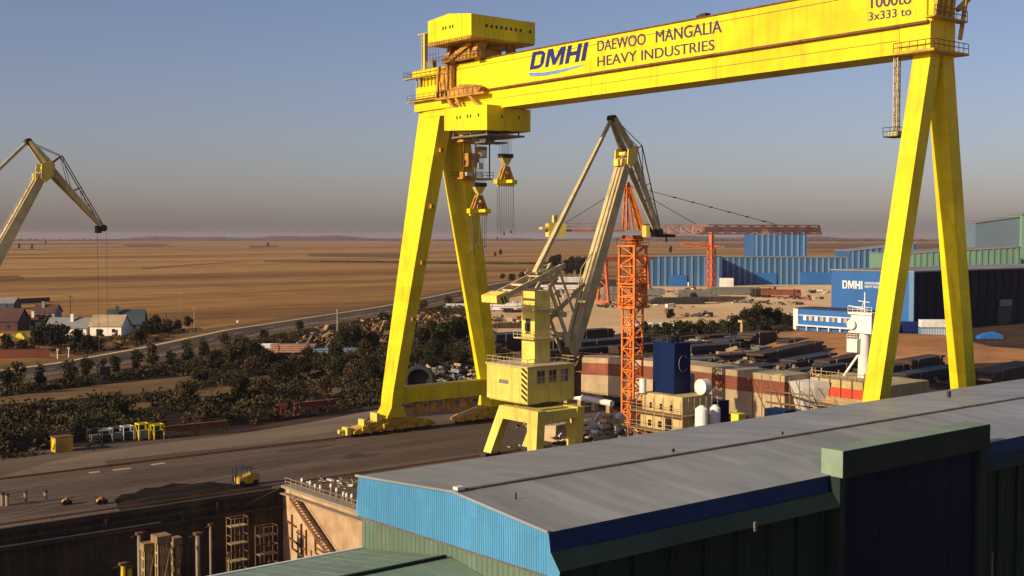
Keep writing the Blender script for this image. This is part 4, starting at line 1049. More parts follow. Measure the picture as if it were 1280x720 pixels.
# small machines on the apron
def small_machine(px, py, w, h, label, mt, name, cat):
    p = gp(px, py, .12); t = thing(name, label, cat, (p.x, p.y, .12))
    m = MB(); m.prism([(p.x-w/2, .45), (p.x+w/2, .45), (p.x+w/2, h*.75), (p.x+w*.15, h), (p.x-w*.4, h*.9), (p.x-w/2, h*.6)], p.y-w*.3, p.y+w*.3, 'y'); m.build('body', mt, t)
    m = MB()
    for dx in (-w*.3, w*.3):
        for dy in (-w*.3, w*.3): m.tube((p.x+dx, p.y+dy-.1, .45), (p.x+dx, p.y+dy+.1, .45), .33, 10)
    m.pieces('wheel', 'tyre', t)
    m = MB(); m.bar((p.x-w*.3, p.y, h*.85), (p.x-w*.75, p.y, h*1.15), .1, .1); m.box(p.x-.05, p.x+w*.2, p.y-w*.31, p.y+w*.31, h*.75, h*1.12); m.build('handle_frame', 'rust', t)
small_machine(83, 631, 1.1, .95, 'small rusty yellow compressor cart on the dock edge, left of the pair', 'orange_worn', 'compressor_cart', 'cart')
small_machine(127, 630, 1.25, .95, 'small rusty yellow compressor cart on the dock edge, right of the pair', 'orange_worn', 'compressor_cart', 'cart')
def truck():
    p = gp(306, 607, .12); t = thing('forklift', 'yellow forklift with dark mast parked on the apron edge', 'forklift', (p.x, p.y, .12))
    x, y = p.x, p.y
    m = MB(); m.prism([(x-1.2, .5), (x+1.9, .5), (x+1.9, 1.7), (x+1.2, 1.9), (x-.2, 1.5), (x-1.2, 1.3)], y-.75, y+.75, 'y'); m.build('body', 'yellow_worn', t)
    m = MB()
    for dx in (-1.1, .9):
        for dy in (-.65, .65): m.bar((x+dx*.8, y+dy, 1.4), (x+dx*.7, y+dy, 2.7), .09, .09)
    m.box(x-1.0, x+.9, y-.75, y+.75, 2.7, 2.8); m.build('roof_guard', 'dark_steel', t)
    m = MB(); m.bar((x-1.6, y-.45, .3), (x-1.6, y-.45, 3.0), .14, .14); m.bar((x-1.6, y+.45, .3), (x-1.6, y+.45, 3.0), .14, .14)
    for z in (.6, 1.8, 2.9): m.bar((x-1.6, y-.45, z), (x-1.6, y+.45, z), .12, .12)
    m.box(x-2.9, x-1.6, y-.4, y-.25, .28, .36); m.box(x-2.9, x-1.6, y+.25, y+.4, .28, .36); m.build('mast', 'dark_steel', t)
    for dx in (-.8, 1.3):
        for dy in (-.72, .72):
            m = MB(); m.tube((x+dx, y+dy-.14, .55), (x+dx, y+dy+.14, .55), .43, 12); m.build('wheel', 'tyre', t)
truck()
for k, (px_, py_, h) in enumerate(((3, 632, 1.6), (9, 632, 1.5), (32, 629, 1.5), (57, 626, 1.3))):
    p = gp(px_, py_, .12); t = thing('bollard', 'grey bollard at the dock edge on the far left, one of a short row', 'bollard', (p.x, p.y, .12), group='bollards on the dock edge')
    m = MB(); m.tube((p.x, p.y, .12), (p.x, p.y, h), .22, 12); m.build('post', 'wood_post', t)
    m = MB(); m.tube((p.x, p.y, h), (p.x, p.y, h+.2), .32, 12, r2=.28); m.build('head', 'dark_steel', t)

# yellow hut, frame rack and trestle by the scrub
p = gp(78, 564, .12)
t = thing('site_hut', 'small yellow hut with dark side at the edge of the apron', 'hut', (p.x, p.y, .12))
m = MB(); m.box(p.x-1.4, p.x+1.4, p.y-1.0, p.y+1.3, .12, 2.5); m.build('wall', 'yellow_worn', t)
m = MB(); m.box(p.x-1.55, p.x+1.55, p.y-1.15, p.y+1.45, 2.5, 2.62); m.build('roof', 'rust', t)
m = MB(); m.box(p.x-1.43, p.x-1.403, p.y-.4, p.y+.5, .2, 2.1); m.build('door', 'yellow', t)
rk_lab = ['dark equipment frame at the left end of the row before the scrub', 'equipment frame with white top, second in the row before the scrub', 'equipment frame with pale braces, third in the row before the scrub', 'equipment frame with white top, fourth in the row before the scrub', 'tall yellow test frame beside the equipment frames', 'yellow portal frame at the right end of the frame row']
for k, (px_, py_, mt) in enumerate(((118, 553, 'dark_steel'), (132, 551, 'white'), (146, 550, 'grey_steel'), (159, 549, 'white'), (178, 549, 'yellow'), (197, 548, 'yellow'))):
    p = gp(px_, py_, .12); t = thing('equipment_frame', rk_lab[k], 'frame', (p.x, p.y, .12), group='equipment frames before the scrub')
    w, h = 1.8, random.uniform(2.0, 2.5) + (.5 if k > 3 else 0); m = MB()
    for dx in (-w/2, w/2):
        for dy in (-.8, .8): m.bar((p.x+dx, p.y+dy, .12), (p.x+dx, p.y+dy, h), .16, .16)
        m.bar((p.x+dx, p.y-.8, h), (p.x+dx, p.y+.8, h), .16, .16); m.bar((p.x+dx, p.y-.8, .5), (p.x+dx, p.y+.8, h-.2), .08, .08)
    for dy in (-.8, .8): m.bar((p.x-w/2, p.y+dy, h), (p.x+w/2, p.y+dy, h), .2, .25)
    m.build('post', mt, t)
    m = MB(); m.box(p.x-w*.35, p.x+w*.35, p.y-.6, p.y+.6, .4, h*.6); m.build('load', 'dark_steel' if k % 2 else 'grey_steel', t)
for (a, b, label, mt) in (((205, 549), (284, 541), 'long dark steel girder lying along the scrub edge', 'rust'), ((368, 518), (420, 512), 'short red-brown girder on trestles beside the scrub', 'hull_red')):
    p, q = gp(*a, .12), gp(*b, .12); t = thing('steel_girder', label, 'girder', (p.x, p.y, .12))
    m = MB(); z = 1.3
    m.bar((p.x, p.y, z), (q.x, q.y, z), .8, .1); m.bar((p.x, p.y, z+.5), (q.x, q.y, z+.5), .08, .9); m.bar((p.x, p.y, z+1.0), (q.x, q.y, z+1.0), .8, .1); m.build('beam', mt, t)
    m = MB()
    for f in (.04, .5, .96):
        c = p.lerp(q, f)
        for s in (-.5, .5): m.bar((c.x+s, c.y, .12), (c.x+s*.5, c.y, z), .18, .18)
    m.build('trestle', 'rust', t)
p = gp(354, 523, .12); t = thing('pipe_stand', 'small pinkish two-legged stand at the apron edge by the scrub', 'stand', (p.x, p.y, .12))
m = MB()
for s in (-.45, .45): m.bar((p.x+s, p.y, .12), (p.x+s, p.y, 2.6), .25, .25)
m.build('leg', 'red_orange', t); m = MB(); m.bar((p.x-1.3, p.y, 2.8), (p.x+.8, p.y, 2.75), .6, .45); m.build('beam', 'red_orange', t)

# ================================================================== HULL BLOCKS BEYOND THE CRANES
HB = 170.0
t = thing('hull_section', 'long cream ship hull side with red-brown band, behind the orange tower crane', 'ship hull', (HB+4, 160, .1))
def hull_row(z_of, name, mt, du, zs):
    m = MB(); vs = [192, 186, 178, 170, 162, 155, 149, 144, 139, 134]
    for va, vb in zip(vs, vs[1:]):
        za, zb_ = z_of(va), z_of(vb)
        m.hexa([(HB-du, va, za[0]), (HB+7, va, za[0]), (HB+7, vb, zb_[0]), (HB-du, vb, zb_[0])], [(HB-du-.25*zs, va, za[1]), (HB+7, va, za[1]), (HB+7, vb, zb_[1]), (HB-du-.25*zs, vb, zb_[1])])
    return m.build(name, mt, t)
ztopf = lambda v: 9.2 + .055*(192-v)*.5 + (.5*math.sin((192-v)/14.0))
hull_row(lambda v: (2.2, ztopf(v)-3.6), 'lower_plating', 'hull_cream', .0, 0)
hull_row(lambda v: (ztopf(v)-3.6, ztopf(v)-1.1), 'red_band', 'hull_red', .05, 0)
hull_row(lambda v: (ztopf(v)-1.1, ztopf(v)), 'sheer_strake', 'hull_cream', .02, 0)
m = MB()
for k in range(14): m.box(HB+.4, HB+1.4, 135+k*4.2, 136.1+k*4.2, .1, 2.2)
m.box(HB-1.5, HB+.2, 134, 192, 1.5, 1.75); m.build('keel_support', 'dark_steel', t)
m = MB().rail([(HB-1.4, 192, 1.75), (HB-1.4, 134, 1.75)], 1.0, 2.2, .04); m.rail([(HB+.3, 192, 9.4), (HB+.3, 165, 9.9)], 1.0, 2.2, .04); m.build('handrail', 'rust', t)
# white pipe in front of it
p, q = pu(706, 493.5, 163.5), pu(765, 504.5, 163.5)
t = thing('white_pipe', 'long white pipe lying on blocks in front of the cream hull', 'pipe', (p.x, p.y, .1))
m = MB(); m.tube((p.x, p.y, p.z), (q.x, q.y, q.z), .62, 14); m.build('tube', 'white', t)
m = MB()
for f in (.05, .35, .65, .95):
    c = p.lerp(q, f); m.box(c.x-.5, c.x+.5, c.y-.5, c.y+.5, .1, c.z-.5)
m.pieces('timber_block', 'scaff', t)
for k, (px_, py_, w, h, l) in enumerate(((775, 512, 1.0, 4.6, 'tall white cylinder standing left of the orange tower crane mast'), (753, 497, .7, 2.6, 'short white cylinder on the ground behind the white pipe end'))):
    p = pd(px_, py_, 205); p.z = .11
    t = thing('gas_tank', l, 'tank', p)
    m = MB(); m.tube((p.x, p.y, .8), (p.x, p.y, h), w*.75, 16); m.tube((p.x, p.y, h), (p.x, p.y, h+.4), w*.75, 16, r2=.2); m.build('shell', 'white', t)
    m = MB()
    for s in (-.5, .5): m.bar((p.x+s*w, p.y, .11), (p.x+s*w, p.y, 1.0), .14, .14)
    m.build('leg', 'dark_steel', t)

# cream deckhouse with blue funnel
t = thing('deckhouse_block', 'yellowish ship deckhouse block with tall deep blue funnel on top, ringed by scaffolding', 'ship block', (138, 124, .1))
u0 = 133.0; a = pu(803, 490, u0); zd = a.z; vL = a.y; vR = pu(853, 490, u0).y
m = MB()
for k in range(4):
    z1 = zd - k*2.7; m.box(u0-.35*(k > 0)*k*.5, u0+6.5, vR-.2*k, vL+.2*k, z1-2.68, z1)
m.build('deckhouse', 'deckhouse', t)
m = MB()
for k in range(1, 4):
    z1 = zd - k*2.7; m.box(u0-1.6-.1*k, u0+6.5, vR-1.6, vL+1.6, z1-.12, z1+.05)
m.build('scaffold_deck', 'scaff_rust', t)
m = MB()
for k in range(1, 4):
    z1 = zd-k*2.7+.05; m.rail([(u0-1.6, vL+1.5, z1), (u0-1.6, vR-1.5, z1), (u0+6.5, vR-1.5, z1)], 1.1, 1.7, .045)
for v in [vL+1.5-(vL-vR+3)*i/6 for i in range(7)]: m.tube((u0-1.65, v, 0), (u0-1.65, v, zd), .06, 5)
for i in range(7): m.tube((u0-1.6+i*1.3, vR-1.55, 0), (u0-1.6+i*1.3, vR-1.55, zd), .06, 5)
m.build('scaffold_tube', 'scaff', t)
m = MB()
for k in range(3):
    for j in range(3):
        z1 = zd-1.6-k*2.7; v = vL-1.6-j*(vL-vR-2)/3; m.box(u0-.35*k-.03, u0-.35*k*.5-.003, v-.5, v, z1-.7, z1+.2)
m.box(u0-.6, u0-.45, vR+2, vR+3, zd-6.6, zd-3.4); m.pieces('window', 'black', t)
f0 = pu(816, 427, u0+1.5); f1 = pu(843, 427, u0+1.5)
fu0, fu1, fv0, fv1, fz = u0+1.5, u0+5.2, f1.y, f0.y, f0.z
m = MB(); m.box(fu0, fu1, fv0, fv1, zd, fz); fn = m.build('funnel_casing', 'funnel_blue', t, bevel=.08)
m = MB()
for k in range(3): m.tube((fu0+1+k*1.1, (fv0+fv1)/2, fz), (fu0+1+k*1.1, (fv0+fv1)/2, fz+1.1+.3*k), .28, 10)
m.rail([(fu0, fv1, fz), (fu0, fv0, fz), (fu1, fv0, fz)], 1.2, .8, .05); m.build('exhaust_pipe', 'dark_steel', fn)
m = MB()
zz = pv(850, 455, fv0).z
for k in range(10):
    a1 = k/10*2*math.pi; 
    if k in (0, 9): continue
    a2_ = (k+1)/10*2*math.pi
    m.bar((fu0+1.9+1.0*math.cos(a1), fv0-.04, zz+1.3*math.sin(a1)), (fu0+1.9+1.0*math.cos(a2_), fv0-.04, zz+1.3*math.sin(a2_)), .05, .22, up=(0, 1, 0))
m.build('emblem_ring', 'grey_steel', fn)
m = MB(); m.box(fu1-.1, u0+6.4, fv0+.3, fv1-.3, zd, fz-5.0); m.build('engine_casing', 'grey_steel', t)
m = MB(); m.tube((u0+4.6, vR+.6, zd+1.2), (u0+6.0, vR+.6, zd+1.2), 1.2, 18); m.tube((u0+5.2, vR+.6, zd), (u0+5.2, vR+.6, zd+1), .4, 8); m.build('vent_drum', 'white', t)
m = MB(); m.tube((u0-.4, vL-.5, zd), (u0-.4, vL-.5, zd+2.2), .55, 12); m.build('lifeboat_drum', 'white', t)
# blue bins, white tanks and container beyond the roof edge
def crate(px_, py_, d, w, l, h, mt, label, name='container', cat='container', z=None):
    p = pd(px_, py_, d); zb_ = .1 if z is None else z
    t = thing(name, label, cat, (p.x, p.y, zb_)); h1 = max(p.z, zb_+h) if z is None else zb_+h
    m = MB(); m.box(p.x-l/2, p.x+l/2, p.y-w/2, p.y+w/2, zb_, h1); m.build('shell', mt, t, bevel=.06)
    m = MB()
    n = int(l/.5)
    for k in range(n): m.box(p.x-l/2+k*l/n+.1, p.x-l/2+k*l/n+.26, p.y-w/2-.05, p.y-w/2, zb_+.15, h1-.15)
    for v in (-.25, .25): m.bar((p.x-l/2-.04, p.y+w*v, zb_+.2), (p.x-l/2-.04, p.y+w*v, h1-.2), .07, .07)
    m.build('rib', mt, t)
    m = MB(); 
    for dx in (-l/2, l/2):
        for dy in (-w/2, w/2): m.bar((p.x+dx, p.y+dy, zb_), (p.x+dx, p.y+dy, h1+.02), .16, .16)
    m.build('corner_post', 'dark_steel' if mt != 'white' else 'white', t)
crate(891, 500, 196, 3.2, 4, 4, 'funnel_blue', 'small blue container standing behind the white tanks beside the deckhouse')
crate(975, 511, 178, 3.6, 2.5, 4, 'funnel_blue', 'wide blue container right behind the grey roof, below the white bow block')
for k, (px_, py_, d, r, l) in enumerate(((877, 521, 178, .75, 'white round tank, larger one beside the deckhouse'), (894, 520, 180, .6, 'white round tank, smaller one right of its neighbour'))):
    p = pd(px_, py_, d); t = thing('storage_tank', l, 'tank', (p.x, p.y, .1), group='white tanks by the deckhouse')
    m = MB(); m.tube((p.x, p.y, .8), (p.x, p.y, p.z+1.2), r*1.3, 18); m.tube((p.x, p.y, p.z+1.2), (p.x, p.y, p.z+1.7), r*1.3, 18, r2=.3); m.build('shell', 'white', t)
    m = MB()
    for s in (-1, 1): m.bar((p.x+s*r, p.y, .1), (p.x+s*r, p.y, 1), .2, .2)
    m.build('leg', 'dark_steel', t)
p = pd(923, 521, 172); t = thing('yellow_crate', 'small bright yellow crate just behind the grey roof edge', 'crate', (p.x, p.y, .1))
m = MB(); m.box(p.x-.8, p.x+.8, p.y-.7, p.y+.7, p.z-1.2, p.z+.5); m.build('box', 'tarp_yellow', t)
m = MB(); m.box(p.x-.9, p.x+.9, p.y-.8, p.y+.8, .1, p.z-1.2); m.build('stand', 'dark_steel', t)

# bow block, red-banded block and white mast
t = thing('bow_block', 'white rounded ship bow block wrapped in scaffolding left of the red-banded block', 'ship block', (180, 142, .1))
b_ = pd(985, 477, 214)
m = MB()
rows = []
for zz, uu, hw in ((2, 1.6, 3.0), (4, .6, 4.2), (6, 0, 5.0), (8.2, -.9, 5.6), (9.4, -1.4, 5.8)):
    rows.append([(b_.x+uu + (abs(s)**2)*5.5, b_.y + s*hw, zz) for s in (-1, -.75, -.5, -.25, 0, .25, .5, .75, 1)])
for r0, r1 in zip(rows, rows[1:]):
    for i in range(8): m.poly([r0[i], r0[i+1], r1[i+1], r1[i]])
m.poly(rows[-1]); m.build('shell', 'white', t, smooth=False)
m = MB()
for k in range(7):
    v = b_.y-6.5+k*2.1; m.bar((b_.x-2.2, v, .1), (b_.x-2.2, v+.2, 10.2), .12, .12)
    if k % 2 == 0: m.bar((b_.x-2.3, v, 8.8), (b_.x-2.3, v-3.0, 3.6), .14, .14)
for z in (3.4, 5.4, 7.4): m.box(b_.x-2.7, b_.x-1.9, b_.y-7, b_.y+3, z, z+.14)
m.build('scaffold', 'scaff_rust', t)
m = MB(); m.box(b_.x-1.5, b_.x, b_.y+.3, b_.y+1.8, 9.4, 10.4); m.build('locker', 'tarp_yellow', t)
t = thing('banded_block', 'cream ship block with bright red band and scaffold tiers, under the white mast', 'ship block', (190, 134, .1))
c0 = pd(1013, 465, 216); c1 = pd(1112, 470, 205)
u0 = c0.x; vL = c0.y; vR = pu(1112, 470, u0).y
m = MB(); m.box(u0, u0+12, vR, vL, 5.6, 9.7); m.box(u0+.5, u0+12, vR, vL-.5, .1, 5.6); m.build('block_shell', 'deckhouse', t)
m = MB(); m.box(u0-.05, u0-.003, vR, vL-2.4, 6.5, 8.4); m.build('red_band', 'red', t)
m = MB()
for k in range(7): m.bar((u0-.15, vR+.4+k*(vL-vR)/7, 5.4), (u0-.15, vR+.4+k*(vL-vR)/7, 9.9), .14, .14)
m.build('stiffener', 'rust', t)
m = MB()
for z, e in ((5.2, 1.2), (3.6, 3.4), (2.0, 5.0), (.6, 5.5)):
    m.box(u0-2.4, u0, vR-1, vL+e, z, z+.18); m.box(u0-.3, u0+.4, vR, vL+e-.6, z+.2, z+1.5)
m.build('scaffold_deck', 'scaff', t)
m = MB()
for z, e in ((5.2, 1.2), (3.6, 3.4), (2.0, 5.0)): m.rail([(u0-2.3, vL+e, z), (u0-2.3, vR-1, z)], 1.0, 1.5, .05)
m.rail([(u0, vL, 9.7), (u0, vR, 9.7)], 1.3, 1.1, .06)
for k in range(9):
    v = vL - k*(vL-vR)/9; m.bar((u0+.8, v, 9.7), (u0+.8, v+random.uniform(-.3, .3), 10.6+random.random()), .16, .16)
m.build('handrail', 'scaff', t)
mp = pd(1080, 465, 216); mx_, my_ = mp.x, mp.y
t = thing('signal_mast', 'white ship mast with boxy radar platform standing on the red-banded block', 'mast', (mx_, my_, 9.7))
z1 = pd(1080, 416, 216).z; z2 = pd(1080, 390, 216).z
m = MB(); m.tube((mx_, my_, 9.7), (mx_, my_, z1), 1.15, 16, r2=.9)
m.tube((mx_-1.3, my_+3.4, 9.7), (mx_-.3, my_+.8, 14), .22, 8); m.build('column', 'white', t)
m = MB(); m.box(mx_-1.3, mx_+1.3, my_-2.3, my_+2.5, z1, z1+.3); m.box(mx_-1.0, mx_+1.0, my_-2.1, my_+2.2, z1+.3, z2-.4); m.box(mx_-1.4, mx_+1.4, my_-2.4, my_+2.6, z2-.4, z2); m.build('radar_house', 'white', t)
m = MB(); m.box(mx_-1.9, mx_-.9, my_+.2, my_+2.4, 14.2, 16.6); m.tube((mx_-1.4, my_+1.8, z1+1.5), (mx_-1.6, my_+1.8, z1+1.5), .9, 14); m.pieces('light_box', 'white', t)
m = MB(); m.bar((mx_, my_, z2), (mx_, my_, z2+3.6), .18, .18); m.bar((mx_, my_-1.0, z2+1.8), (mx_, my_+1.4, z2+2.0), .12, .12); m.bar((mx_, my_, z2+.6), (mx_, my_+3.4, z2+1.0), .2, .2); m.bar((mx_, my_, z2+2.2), (mx_, my_+.9, z2+.2), .1, .1); m.build('yard_arm', 'white', t)
m = MB().rail([(mx_-1.4, my_+2.6, z2), (mx_-1.4, my_-2.4, z2)], 1.0, .9, .045); m.rail([(mx_-1.9, my_+2.4, 16.6), (mx_-1.9, my_+.2, 16.6)], .8, .7, .045); m.build('handrail', 'white', t)

# low litter of scrap and pipes on the work ground, too mixed to count
def debris(name, spots, n, zmax, mats, spread, smin=.2, smax=1.1, kind='stuff', base=.1):
    m = MB()
    for i in range(n):
        cx, cy, rr = random.choice(spots)
        a = random.uniform(0, 6.28); r = rr*math.sqrt(random.random()); x = cx+r*math.cos(a); y = cy+r*math.sin(a)
        s = random.uniform(smin, smax); h = zmax*random.random()*(1-.7*(r/rr)**2)
        ax_ = Vector((random.gauss(0, 1), random.gauss(0, 1), random.gauss(0, .35))).normalized()*s
        c = Vector((x, y, base+h))
        m.bar(c-ax_, c+ax_, s*random.uniform(.3, 1.0), s*random.uniform(.2, .8), random.randrange(len(mats)))
    return tag(m.build(name, mats, normals=False), kind=kind)
q1 = [(*pd(x, y, d).xy, r) for x, y, d, r in ((740, 527, 192, 5), (765, 522, 195, 6), (790, 527, 185, 5), (815, 522, 185, 5), (745, 512, 205, 4), (720, 520, 200, 4))]
debris('scrap_litter', q1, 240, 5.5, ['white', 'scaff', 'rust', 'grey_steel', 'hull_cream'], 1)
q1 = [(*gp(x, y).xy, r) for x, y, r in ((548, 592, 2), (500, 600, 2), (575, 588, 2), (610, 585, 2), (645, 535, 3), (420, 606, 3), (400, 603, 3), (440, 610, 3), (690, 505, 4), (660, 515, 4), (650, 560, 2.5), (705, 555, 2.5))]
debris('apron_litter', q1, 150, .7, ['rust', 'dark_steel', 'scaff', 'white'], 1, .12, .5)
m_, = (thing('concrete_block', 'large pale tilted slab beside the jib crane portal leg', 'block', pd(706, 545, 207)),)
p = m_.location.copy(); m = MB(); m.hexa([(p.x-4, p.y-2, .1), (p.x+4, p.y-2, .1), (p.x+4, p.y+3, .1), (p.x-4, p.y+3, .1)], [(p.x-3.6, p.y-1.8, 3.0), (p.x+3.8, p.y-1.6, 3.4), (p.x+3.6, p.y+2.6, 2.6), (p.x-3.8, p.y+2.4, 2.4)]); m.build('slab', 'hull_cream', m_, bevel=.1)
m = MB()
for k in range(5): m.bar((p.x-3+k*1.5, p.y, 2.8), (p.x-3+k*1.5+.3, p.y+.2, 4.2+random.random()), .12, .12)
m.pieces('rebar', 'rust', m_)
# ================================================================== STOCKYARD STACKS
def stack(px, py, L, W, H, ang, mt, label, n=5, name='plate_stack', cat='steel stack', group=None, base=.1, d=None):
    p = gp(px, py, base)
    t = thing(name, label, cat, p, ang, group=group)
    m = MB()
    for k in range(n):
        a = L*random.uniform(.82, 1)/2; o = random.uniform(-.06, .06)*L; w = W*random.uniform(.8, 1)/2
        m.box(-a+o, a+o, -w, w, .3+H*k/n, .3+H*(k+.86)/n)
    m.build('steel', mt, t, local=True)
    m = MB()
    for f in (-.35, 0, .35): m.box(L*f-.2, L*f+.2, -W/2-.2, W/2+.2, 0, .3)
    for f in (-.3, .3): m.bar((L*f, -W/2-.06, .1), (L*f, -W/2-.06, H+.5), .16, .1)
    m.build('bearer', 'scaff_rust', t, local=True)
    return t
rng = AZ - math.pi/2           # heading of the picture's rightward direction
SG = 'dark steel stacks in the stockyard behind the hull'
stack(985, 450, 48, 5, 3.6, R(17), 'brown_steel', 'very long dark brown plate stack sloping up to the right before the dirt bank', group=SG)
stack(920, 432, 22, 8, 2.2, R(4), 'dark_steel', 'wide dark stack in the stockyard left of the long brown one', group=SG)
stack(948, 431, 16, 7, 4.0, R(6), 'brown_steel', 'tall brown stack with uneven top behind the long brown one', group=SG)
stack(880, 441, 26, 6, 2.2, R(-6), 'dark_steel', 'low dark stack just right of the blue funnel', group=SG)
stack(905, 451, 26, 4, 1.6, R(-10), 'brown_steel', 'low brown stack on the ground just behind the hull', group=SG)
stack(890, 425, 18, 6, 1.6, R(0), 'brown_steel', 'low brown stack below the small grove', group=SG)
stack(995, 432, 16, 5, 2.0, R(5), 'dark_steel', 'dark stack in front of the dirt bank', group=SG)
stack(870, 455, 14, 5, 1.5, R(-14), 'grey_steel', 'small grey stack touching the blue funnel on the right', group=SG)
stack(930, 443, 20, 1.2, .9, R(-12), 'hull_cream', 'long pale beam lying between the dark stacks', n=1, group=SG)
stack(952, 441, 8, 3, 1.6, R(10), 'grey_steel', 'small grey box stack among the dark stacks', group=SG)
stack(972, 478, 18, 4, 1.6, R(-8), 'dark_steel', 'dark stack just behind the white bow block', group=SG)
stack(740, 428, 16, 5, 4.2, R(0), 'brown_steel', 'dark brown block stack left of the orange mast above the hull', group=SG)
stack(765, 436, 34, 7, 3.0, R(2), 'dark_steel', 'long dark stack crossing behind the orange mast', group=SG)
stack(745, 441, 30, 5, 1.6, R(-2), 'dark_steel', 'low dark row of plates nearest the hull, behind the orange mast', group=SG)
stack(640, 437, 20, 9, 5.0, R(0), 'dark_steel', 'dark stack with flat top left of the jib crane tower', group=SG)
stack(1150, 462, 22, 5, 3.0, R(8), 'brown_steel', 'brown stack between the right gantry legs, upper one', group=SG)
stack(1160, 475, 30, 5, 2.4, R(6), 'dark_steel', 'dark stack between the right gantry legs, lower one', group=SG)
stack(1255, 476, 34, 6, 3.2, R(10), 'brown_steel', 'long brown stack right of the gantry legs above the roof', group=SG)
stack(1140, 485, 10, 3, 1.4, R(0), 'hull_cream', 'small pale stack near the foot of the right gantry leg', group=SG)
for k, (x, y, L, W, H, a) in enumerate(((1010, 456, 26, 5, 2.2, 12), (1050, 460, 22, 5, 2.6, 8), (1030, 468, 24, 4, 2.0, 4), (990, 462, 20, 4, 1.8, 14), (955, 465, 18, 4, 1.6, 2), (930, 464, 16, 4, 1.5, -8), (965, 448, 16, 4, 2.2, 16), (900, 437, 20, 5, 1.8, -4), (860, 436, 18, 5, 1.8, 0), (930, 426, 16, 5, 1.8, 6), (1070, 452, 16, 4, 2.0, 12), (1100, 470, 24, 5, 2.2, 6), (850, 427, 20, 5, 1.6, -2), (800, 440, 22, 5, 2.2, 0), (700, 436, 20, 6, 2.6, 4), (690, 446, 24, 5, 1.8, -4))):
    stack(x, y, L, W, H, R(a), ('dark_steel', 'brown_steel')[k % 2], 'low dark plate stack in the crowded rows between hull and grove', n=3, group='low plate stacks crowding the stockyard')
SS = 'stacks on the sand yard'
stack(781, 376, 26, 10, 8.0, R(-36), 'grey_steel', 'large grey-green block stack behind the orange mast on the sand', n=2, group=SS)
stack(815, 378, 12, 9, 7.5, R(-36), 'grey_steel', 'grey block stack right of the orange mast on the sand', n=2, group=SS)
stack(850, 380, 32, 6, 3.2, R(-36), 'dark_steel', 'long dark stack on the sand right of the orange mast', group=SS)
stack(870, 371, 26, 8, 4.0, R(-38), 'grey_steel', 'grey stack below the small red tower crane', group=SS)
stack(915, 368, 34, 8, 4.2, R(-40), 'grey_steel', 'long greenish-grey stack before the blue shed', group=SS)
stack(905, 377, 26, 5, 2.4, R(-38), 'brown_steel', 'low brown stack in front of the long greenish-grey stack', group=SS)
stack(950, 371, 12, 8, 4.6, R(-38), 'dark_steel', 'dark stack left of the red trailer', group=SS)
stack(815, 409, 22, 4, 1.6, R(-36), 'white', 'low white pipe stack beside the orange mast', n=2, group=SS)
stack(655, 390, 22, 8, 1.5, R(-30), 'dark_steel', 'dark stack on the sand behind the jib crane tower', group=SS)
stack(634, 410, 12, 4, 1.6, R(-38), 'brown_steel', 'small brown heap of sections on the sand by the rear gantry leg', group=SS)
stack(720, 353, 28, 8, 4, R(-36), 'white', 'white steel stack beside the jib crane boom', n=3, group=SS)
stack(705, 362, 30, 5, 3, R(-30), 'white', 'long white stack partly behind the jib crane boom', n=2, group=SS)
stack(640, 388, 34, 5, 3.4, R(-36), 'white', 'white steel frame lying behind the rear gantry leg', n=2, group=SS)
stack(590, 386, 28, 4, 2.4, R(-34), 'white', 'white lattice section lying left of the rear gantry leg', n=2, group=SS)
# loose steel, timber and offcuts lying between the stacks
sp_ = []
for x, y, r in ((850, 448, 9), (880, 434, 9), (905, 442, 8), (930, 437, 8), (960, 441, 8), (895, 457, 6), (925, 460, 6), (870, 428, 8), (1000, 440, 6), (745, 434, 8), (775, 428, 10), (800, 432, 8), (650, 430, 9), (680, 425, 9), (1150, 468, 7), (1180, 478, 6), (1230, 470, 8), (1265, 478, 6), (950, 455, 6), (985, 468, 5), (1005, 474, 4)): sp_.append((*gp(x, y).xy, r))
debris('yard_scrap', sp_, 420, 1.2, ['brown_steel', 'dark_steel', 'grey_steel', 'scaff_rust', 'hull_cream'], 1, .3, 1.9)
sp_ = [(*gp(x, y).xy, r) for x, y, r in ((650, 380, 14), (700, 366, 16), (730, 372, 14), (690, 392, 12), (830, 384, 14), (880, 376, 14), (930, 378, 14), (975, 380, 12), (1000, 374, 12), (820, 366, 14), (860, 364, 12), (640, 402, 9), (660, 408, 8), (770, 384, 10), (870, 396, 6), (1010, 366, 14), (950, 364, 12))]
debris('sand_yard_scrap', sp_, 330, 1.8, ['brown_steel', 'dark_steel', 'grey_steel', 'white', 'hull_red', 'rust', 'scaff'], 1, .4, 2.6)
# red trailer truck
p = gp(978, 372); t = thing('trailer_truck', 'red trailer truck parked on the sand before the blue shed', 'truck', p, rng)
m = MB(); m.box(-12, 6, -1.6, 1.6, 1.4, 4.6); m.build('trailer', 'hull_red', t, local=True)
m = MB(); m.prism([(6.6, .8), (10.5, .8), (10.5, 2.6), (9.8, 4.6), (6.6, 4.8)], -1.5, 1.5, 'y'); cb = m.build('cab', 'hull_red', t, local=True)
m = MB(); m.prism([(10.3, 2.8), (10.56, 2.7), (9.95, 4.3), (9.7, 4.3)], -1.3, 1.3, 'y'); m.box(8.0, 9.6, -1.53, -1.5, 2.9, 4.2); m.build('window', 'glass', cb, local=True)
for x in (-10.5, -9, 5, 8.8):
    for y in (-1.5, 1.5):
        m = MB(); m.tube((x, y-.25, .65), (x, y+.25, .65), .65, 12); m.build('wheel', 'tyre', t, local=True)

